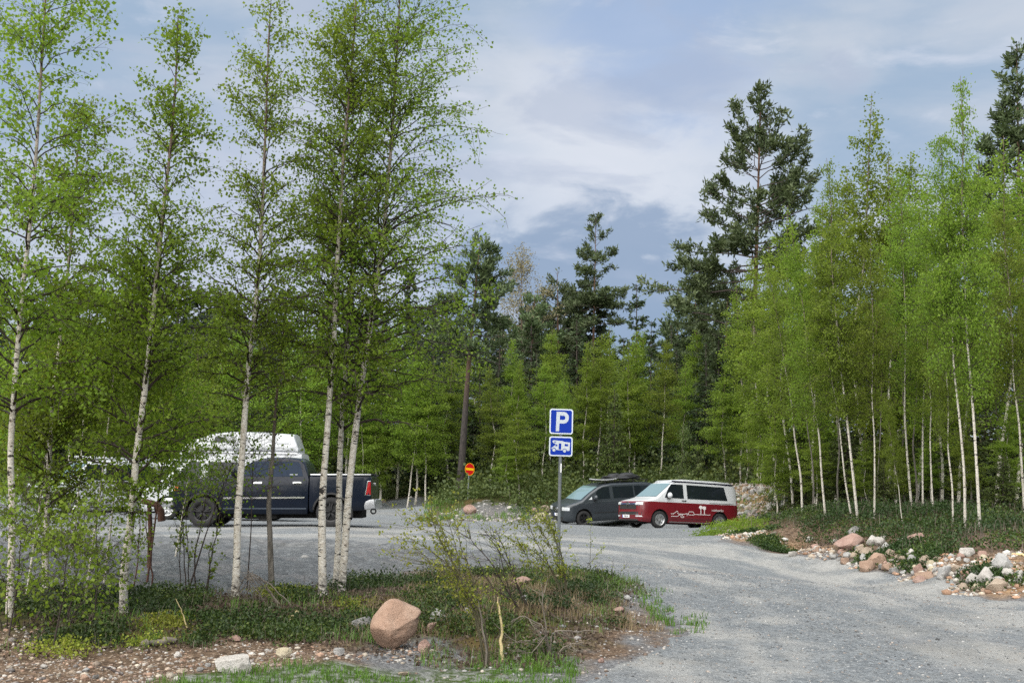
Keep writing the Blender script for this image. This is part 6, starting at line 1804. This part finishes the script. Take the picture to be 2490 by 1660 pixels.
P_ = sample_px(2600, 1750, 2700, 1290, 1460, 3, lambda x, y: (poly_w(x, y, SANDBANK, 1.0) > .4))
mini_stones('bank_rubble', P_, np.clip(rgm.lognormal(-3.6, .6, len(P_)), .012, .11), [(.50, .42, .33), (.58, .54, .48), (.34, .28, .23), (.48, .30, .20), (.62, .60, .57)], 1, 'bank_stone')
P_ = sample_px(900, 1780, 1900, 1180, 1262, 4, lambda x, y: (poly_w(x, y, STONEPILE, 1.5) > .3))
mini_stones('bank_rubble', P_, np.clip(rgm.lognormal(-2.9, .5, len(P_)), .03, .16), [(.50, .45, .40), (.56, .54, .50), (.36, .32, .29), (.46, .34, .28)], 1, 'heap_stone')
P_ = sample_px(700, 1040, 1440, 1228, 1266, 6, lambda x, y: (poly_w(x, y, MOUND, 1.0) > .3))
mini_stones('bank_rubble', P_, np.clip(rgm.lognormal(-3.2, .5, len(P_)), .02, .12), [(.42, .41, .40), (.50, .47, .43), (.30, .29, .28)], 1, 'mound_stone')
P_ = sample_px(14000, 900, 2700, 1330, 1700, 5, lambda x, y: (road_sd(x, y) > .05) & (y < 24))
mini_stones('loose_gravel', P_, np.clip(rgm.lognormal(-4.75, .42, len(P_)), .004, .032), [(.24, .26, .275), (.32, .335, .345), (.12, .125, .13), (.44, .44, .43), (.34, .30, .27)], 0, 'loose_stone')

# ------------------------------------------------------------------ low plants
def scatter_leaves(name, XY, hmax, size, m, seed, per=7, clump=.09, flat=True, up=.3, wid=.40):
    rg = np.random.default_rng(seed); n = len(XY)
    Z = land_h(XY[:, 0], XY[:, 1]); hh = hmax * rg.uniform(.35, 1, n) * (.45 + .9 * vnoise(XY[:, 0], XY[:, 1], .8, seed))
    C = np.repeat(np.concatenate([XY, Z[:, None]], 1), per, 0)
    C[:, :2] += rg.normal(0, clump, (n * per, 2)); C[:, 2] = land_h(C[:, 0], C[:, 1]) + np.repeat(hh, per) * rg.uniform(.1, 1, n * per)
    V, f = leaf_quads(rg, C, size, -up, wid)
    me = np_mesh(name, V, [f]); t = np.repeat(rg.uniform(0, .65, n), per) + rg.uniform(0, .35, n * per)
    t = t * np.clip(.4 + vnoise(C[:, 0], C[:, 1], 1.3, seed + 3) * 1.1, 0, 1.2)
    vcol(me, 'tint', np.repeat(np.clip(t, 0, 1), 4))
    o = link(name, me, m); tag(o, kind='stuff')
def inv(poly, soft=.4, thr=.5, s=.8): return lambda x, y: (poly_w(x, y, poly, soft, s) > thr) & (road_sd(x, y) < .05)
P_ = sample_px(7500, -500, 1560, 1388, 1600, 11, lambda x, y: inv(VERGE)(x, y) & (vnoise(x, y, .7, 51) > np.where(x > -1.2, .60, .50)) & (poly_w(x, y, GREYSPOT, .3) < .4))
scatter_leaves('bilberry_cover', P_, .19, .036, M_BILB, 61, 8, .075)
VERGE_GRASS = sample_px(700, -500, 1560, 1388, 1600, 31, lambda x, y: inv(VERGE, .8, .3)(x, y) & (vnoise(x, y, .8, 57) > .45))
P_ = sample_px(5200, -500, 1560, 1388, 1600, 12, lambda x, y: inv(VERGE, .8, .3)(x, y))
scatter_leaves('leaf_litter', P_, .03, .045, M_LITTER, 62, 5, .12, True, 0)
BANKTOP = poly_px([(1850, 1262, 38), (1925, 1292, 32), (2060, 1320, 27), (2200, 1325, 24.5), (2340, 1350, 22.3), (2500, 1350, 21), (2800, 1390, 18), (2800, 1250, 34), (2400, 1235, 42), (2100, 1212, 50), (1900, 1192, 60), (1850, 1215, 52)])
P_ = sample_px(100, 1800, 2500, 1200, 1340, 13)
def in_world(n, x0, x1, y0, y1, seed, cond):
    rg = np.random.default_rng(seed); out = []
    while sum(len(o) for o in out) < n and len(out) < 80:
        P = np.stack([rg.uniform(x0, x1, n * 2), rg.uniform(y0, y1, n * 2)], 1); out.append(P[cond(P[:, 0], P[:, 1])])
    return np.concatenate(out)[:n]
P_ = in_world(13000, 4, 26, 17, 48, 14, lambda x, y: (poly_w(x, y, BANKTOP, .6, .9) > .55) & (road_sd(x, y) < -.3) & (vnoise(x, y, 1.1, 52) > .25))
scatter_leaves('bilberry_cover', P_, .36, .062, M_BILB, 63, 7, .15)
P_ = in_world(2400, 4, 22, 14, 34, 15, lambda x, y: (poly_w(x, y, SANDBANK, 1.0, 1.2) > .3) & (road_sd(x, y) < -.2) & (vnoise(x, y, .9, 53) > .64))
scatter_leaves('bilberry_cover', P_, .20, .055, M_BILB, 64, 7, .12)
# shrubby growth along the wood edge behind the parking place
P_ = in_world(8500, -32, 24, 49.5, 66, 16, lambda x, y: (road_sd(x, y) < -.6) & (vnoise(x, y, 2.2, 54) > .35) & (sd_poly(x, y, STONEPILE) < -.5) & ~((np.abs(x / np.maximum(y, 1) - .235) < .035) & (y < 57)))
scatter_leaves('wood_edge_growth', P_, 1.15, .13, M_ASPEN, 65, 9, .35)
P_ = in_world(6500, -40, 34, 50, 80, 17, lambda x, y: (road_sd(x, y) < -1.0))
scatter_leaves('wood_edge_growth', P_, 2.4, .2, M_SPRUCE2, 66, 8, .5)
P_ = in_world(620, 6, 14, 32, 40, 18, lambda x, y: (road_sd(x, y) < .25) & (road_sd(x, y) > -1.6))
scatter_leaves('roadside_weeds', P_, .26, .06, M_YLEAF, 67, 7, .16)
for k_i, (px, py, n_) in enumerate([(395, 1528, 160), (150, 1572, 120), (690, 1448, 120), (660, 1452, 90), (740, 1440, 60), (330, 1560, 70), (860, 1470, 60)]):
    q_ = ground(px, py)
    P_ = np.stack([rgm.normal(q_[0], .16, n_), rgm.normal(q_[1], .16, n_)], 1)
    scatter_leaves('bilberry_cover', P_, .16, .03, M_WLEAF, 90 + k_i, 6, .05)
def grass(name, XY, hmin, hmax, w, m, seed, per=9, clump=.05):
    rg = np.random.default_rng(seed); n = len(XY) * per
    B_ = np.repeat(XY, per, 0) + rg.normal(0, clump, (n, 2))
    Z = land_h(B_[:, 0], B_[:, 1]) + np.clip(road_sd(B_[:, 0], B_[:, 1]) * .12, 0, .018)
    h = np.repeat(rg.uniform(hmin, hmax, len(XY)), per) * rg.uniform(.5, 1.1, n)
    a = rg.uniform(0, 6.28, n); ln = rg.uniform(.15, .9, n) * h
    d = np.stack([np.cos(a), np.sin(a)], 1); sd = np.stack([-d[:, 1], d[:, 0]], 1) * w
    def v3(xy, z): return np.concatenate([xy, z[:, None]], 1)
    m1 = B_ + d * (ln * .35)[:, None]; tp = B_ + d * ln[:, None]
    V = np.stack([v3(B_ - sd, Z - .01), v3(B_ + sd, Z - .01), v3(m1 + sd * .8, Z + h * .6), v3(m1 - sd * .8, Z + h * .6), v3(tp, Z + h * .95)], 1).reshape(-1, 3)
    i = np.arange(n)[:, None] * 5
    me = np_mesh(name, V, [i + np.array([0, 1, 2, 3]), i + np.array([3, 2, 4])])
    vcol(me, 'tint', np.repeat(np.clip(np.repeat(rg.uniform(0, .6, len(XY)), per) + rg.uniform(0, .4, n), 0, 1), 5))
    o = link(name, me, m); tag(o, kind='stuff')
P_ = sample_px(620, 380, 1430, 1590, 1720, 21, lambda x, y: (poly_w(x, y, LAWN, .3, .4) > .45) & (vnoise(x, y, .35, 55) > .42))
grass('grass', P_, .03, .09, .004, M_GRASS, 71)
grass('verge_grass', VERGE_GRASS, .05, .20, .0028, M_GRASS, 79, 9, .07)
P_ = sample_px(34, 1200, 1400, 1590, 1640, 22, lambda x, y: (poly_w(x, y, LAWN, .3, .4) > .3))
grass('grass', P_, .06, .14, .005, M_GRASS, 72, 12, .04)
P_ = sample_px(70, 1490, 1680, 1440, 1540, 23, lambda x, y: (np.abs(road_sd(x, y)) < .25))
grass('grass', P_, .05, .14, .005, M_GRASS, 73, 9, .04)
P_ = sample_px(480, 980, 1560, 1390, 1540, 24, lambda x, y: (vnoise(x, y, .6, 56) > .45) & (road_sd(x, y) < -.35))
grass('dry_grass', P_, .06, .22, .003, M_STRAW, 74, 14, .06)
P_ = sample_px(260, 1200, 1530, 1386, 1430, 25, lambda x, y: (road_sd(x, y) < 0.0) & (road_sd(x, y) > -1.6))
grass('grass', P_, .06, .18, .004, M_GRASS, 75, 9, .06)
M_TWIGD = leaf_mat('dead_twig', [(.07, .055, .042), (.13, .108, .085), (.22, .19, .155)], .05, .8)
P_ = sample_px(1500, -500, 1560, 1388, 1600, 27, lambda x, y: inv(VERGE, .8, .3)(x, y))
grass('dead_twigs', P_, .05, .24, .0022, M_TWIGD, 77, 3, .12)
P_ = in_world(1500, 4, 26, 17, 40, 28, lambda x, y: (poly_w(x, y, BANKTOP, 1.5, 1.2) > .2) & (road_sd(x, y) < -.3))
grass('dead_twigs', P_, .15, .55, .005, M_TWIGD, 78, 3, .2)
P_ = in_world(2200, 4, 26, 17, 40, 29, lambda x, y: (poly_w(x, y, BANKTOP, 1.5, 1.2) > .15) & (road_sd(x, y) < -.3))
scatter_leaves('leaf_litter', P_, .05, .07, M_LITTER, 68, 5, .2, True, 0)
P_ = in_world(500, -32, 24, 44, 54, 26, lambda x, y: (road_sd(x, y) < .1) & (road_sd(x, y) > -1.4))
grass('grass', P_, .12, .35, .012, M_GRASS, 76, 9, .12)

# ------------------------------------------------------------------ willow shrubs, dead wood, snag
WI = (M_TWIGW, M_WLEAF)
bare_stems('willow_shrub', [[(1190, 1610), (1172, 1530), (1150, 1450), (1105, 1375), (1065, 1300), (1042, 1235)], [(1182, 1612), (1160, 1500), (1128, 1420), (1060, 1345), (985, 1300)], [(1188, 1612), (1165, 1520), (1120, 1410), (1108, 1320), (1085, 1255)],
                            [(1195, 1610), (1175, 1500), (1128, 1430), (1100, 1360), (1075, 1280), (1050, 1262)], [(1184, 1612), (1150, 1470), (1085, 1395), (1010, 1330)], [(1190, 1612), (1170, 1500), (1150, 1400), (1122, 1330), (1110, 1270)]],
           None, 'left willow shrub, leafing yellow-green, fanning over the verge right of the boulder', .010, 1800, 18, WI, .030, 'shrub', 'leafing willow shrubs around the parking sign', 11)
bare_stems('willow_shrub', [[(1300, 1500), (1250, 1400), (1215, 1340), (1180, 1290)], [(1295, 1502), (1245, 1460), (1225, 1390), (1212, 1320), (1195, 1280)], [(1290, 1502), (1230, 1430), (1200, 1370), (1150, 1320), (1135, 1285)],
                            [(1300, 1500), (1262, 1440), (1245, 1380), (1222, 1330), (1205, 1285)], [(1290, 1505), (1260, 1470), (1195, 1425), (1160, 1360)]],
           None, 'middle willow shrub, dark purplish twigs nearly bare, between the two leafier ones', .010, 520, 22, (M_TWIG, M_WLEAF), .026, 'shrub', 'leafing willow shrubs around the parking sign', 12)
bare_stems('willow_shrub', [[(1378, 1465), (1350, 1400), (1310, 1330), (1282, 1270), (1262, 1262)], [(1375, 1465), (1360, 1390), (1335, 1320), (1300, 1260)], [(1380, 1465), (1370, 1390), (1350, 1310), (1330, 1250)], [(1372, 1466), (1330, 1400), (1280, 1350), (1255, 1305)],
                            [(1384, 1465), (1372, 1380), (1345, 1290), (1312, 1240)], [(1376, 1465), (1340, 1380), (1300, 1340), (1262, 1320)], [(1380, 1466), (1375, 1400), (1362, 1330), (1344, 1262)]],
           None, 'right willow shrub, leafing yellow-green, rising in front of the sign post', .010, 1900, 16, WI, .032, 'shrub', 'leafing willow shrubs around the parking sign', 13)
bare_stems('willow_shrub', [[(1415, 1400), (1430, 1370), (1455, 1345), (1468, 1325)], [(1435, 1352), (1436, 1300), (1438, 1262)], [(1412, 1402), (1402, 1370), (1398, 1350)]], None,
           'small willow sprig with one upright shoot right of the sign post', .006, 130, 5, WI, .034, 'shrub', 'leafing willow shrubs around the parking sign', 14)
bare_stems('willow_shrub', [[(1488, 1415), (1490, 1380), (1492, 1348)], [(1495, 1415), (1510, 1390), (1526, 1368)], [(1470, 1412), (1455, 1390), (1448, 1370)], [(1480, 1412), (1466, 1385), (1462, 1370)]], None,
           'bare dark twigs at the right tip of the grassy verge', .005, 40, 5, (M_TWIG, M_WLEAF), .026, 'shrub', 'leafing willow shrubs around the parking sign', 15)
bare_stems('dead_shrub', [[(1335, 1595), (1328, 1530), (1320, 1480), (1318, 1440)], [(1340, 1595), (1320, 1520), (1270, 1495), (1240, 1512)], [(1350, 1600), (1330, 1545), (1300, 1560), (1262, 1570)], [(1332, 1596), (1345, 1530), (1395, 1535), (1450, 1532)], [(1330, 1598), (1312, 1550), (1250, 1560), (1205, 1520)], [(1340, 1598), (1330, 1540), (1290, 1590), (1250, 1575)], [(1345, 1598), (1372, 1570), (1420, 1560)]],
           None, 'grey dead shrub with sprawling bare branches in front of the willows', .010, 0, 14, (M_DEAD, M_WLEAF), .03, 'shrub', None, 16)
bare_stems('cut_stem', [[(1225, 1606), (1220, 1560), (1217, 1500), (1211, 1450)]], None, 'pale cut stem standing upright in the shrubs right of the boulder', .022, 14, 0, (M_PALEWOOD, M_WLEAF), .035, 'dead wood', None, 17)
bare_stems('cut_stem', [[(1187, 1612), (1176, 1540), (1166, 1480), (1162, 1450)]], None, 'brown dead stem standing left of the pale cut stem', .016, 0, 2, (M_DEAD, M_WLEAF), .035, 'dead wood', None, 18)
bare_stems('stick', [[(461, 1533), (445, 1492), (429, 1453)]], None, 'thin pale yellow stick stuck slanting in the bilberry', .010, 0, 0, (M_PALEWOOD, M_WLEAF), .03, 'dead wood', None, 19)
bare_stems('brushwood_heap', [[(560, 1470), (585, 1420), (608, 1392)], [(570, 1478), (590, 1430), (612, 1395)], [(640, 1480), (625, 1430), (606, 1390)], [(690, 1470), (645, 1425), (610, 1396)], [(712, 1448), (650, 1412), (612, 1398)], [(600, 1486), (602, 1440), (612, 1400)], [(660, 1485), (630, 1440), (600, 1405)], [(580, 1480), (565, 1450), (572, 1420)], [(680, 1440), (640, 1410), (605, 1388)]],
           14.2, 'heap of grey dead brushwood propped behind the pale trunk left of the trio', .012, 0, 12, (M_DEAD, M_WLEAF), .03, 'dead wood', None, 20)
def log(pxa, pxb, r, m, label, name='log', seed=1):
    a, b = ground(*pxa), ground(*pxb); rg = np.random.default_rng(seed)
    t = np.linspace(0, 1, 14)[:, None]; P = a + (b - a) * t; P[:, 2] = land_h(P[:, 0], P[:, 1]) + r * .6
    P[1:-1] += rg.normal(0, r * .25, (12, 3))
    V, f = tubes(P[None] - a, (r * (1 + rg.normal(0, .12, 14)) * np.linspace(1, .7, 14))[None], 9)
    me = np_mesh(name, V, [f, ], True)
    o = link(name, me, m); o.location = tuple(a); tag(o, label, 'dead wood')
log((345, 1566), (425, 1556), .045, M_DEAD, 'grey driftwood-like log on the soil edge below the pale stick', seed=3)
log((700, 1522), (722, 1488), .028, M_PALEWOOD, 'short weathered log in the bilberry left of the boulder', seed=4)
log((580, 1548), (628, 1534), .018, M_PALEWOOD, 'thin pale branch lying behind the pinkish stone', 'fallen_branch', 5)
log((240, 1608), (300, 1630), .012, M_TWIG, 'thin dark branch lying on the pebbles at lower left', 'fallen_branch', 6)
log((1848, 1313), (1886, 1298), .05, M_DEAD, 'grey log on the sandy end of the right bank', seed=7)
log((90, 1502), (180, 1498), .03, M_DEAD, 'grey fallen branch behind the far left birch', 'fallen_branch', 8)
log((2462, 1346), (2500, 1350), .03, M_PALEWOOD, 'pale branch on the bank at the right frame edge', 'fallen_branch', 9)
log((640, 1490), (668, 1476), .022, M_DEAD, 'grey broken branch under the brushwood heap', 'fallen_branch', 10)
# red-brown snag in front of the pickup's nose
def snag():
    d = 17.0; b = ground(368, 1335, d)
    root = empty('broken_trunk', tuple(b)); tag(root, 'broken red-brown trunk bent over at the top before the pickup bumper', 'dead wood')
    W = np.array([at(x, y, d) for x, y in [(368, 1335), (366, 1290), (364, 1250), (363, 1226)]]) - b; W[0, 2] = -.1
    me, _, _ = trunk_mesh('stump', W, .038, .035, 10, 1.3, (2, 3), 0); me.materials.append(M_REDWOOD); link('stump', me, None, root)
    W = np.array([at(x, y, d) for x, y in [(345, 1218), (362, 1221), (380, 1226), (391, 1240), (393, 1266)]]) - b
    me, _, _ = trunk_mesh('bent_top', W, .042, .062, 10, 1.0, (2, 3), 0); me.materials.append(M_REDWOOD); link('bent_top', me, None, root)
snag()
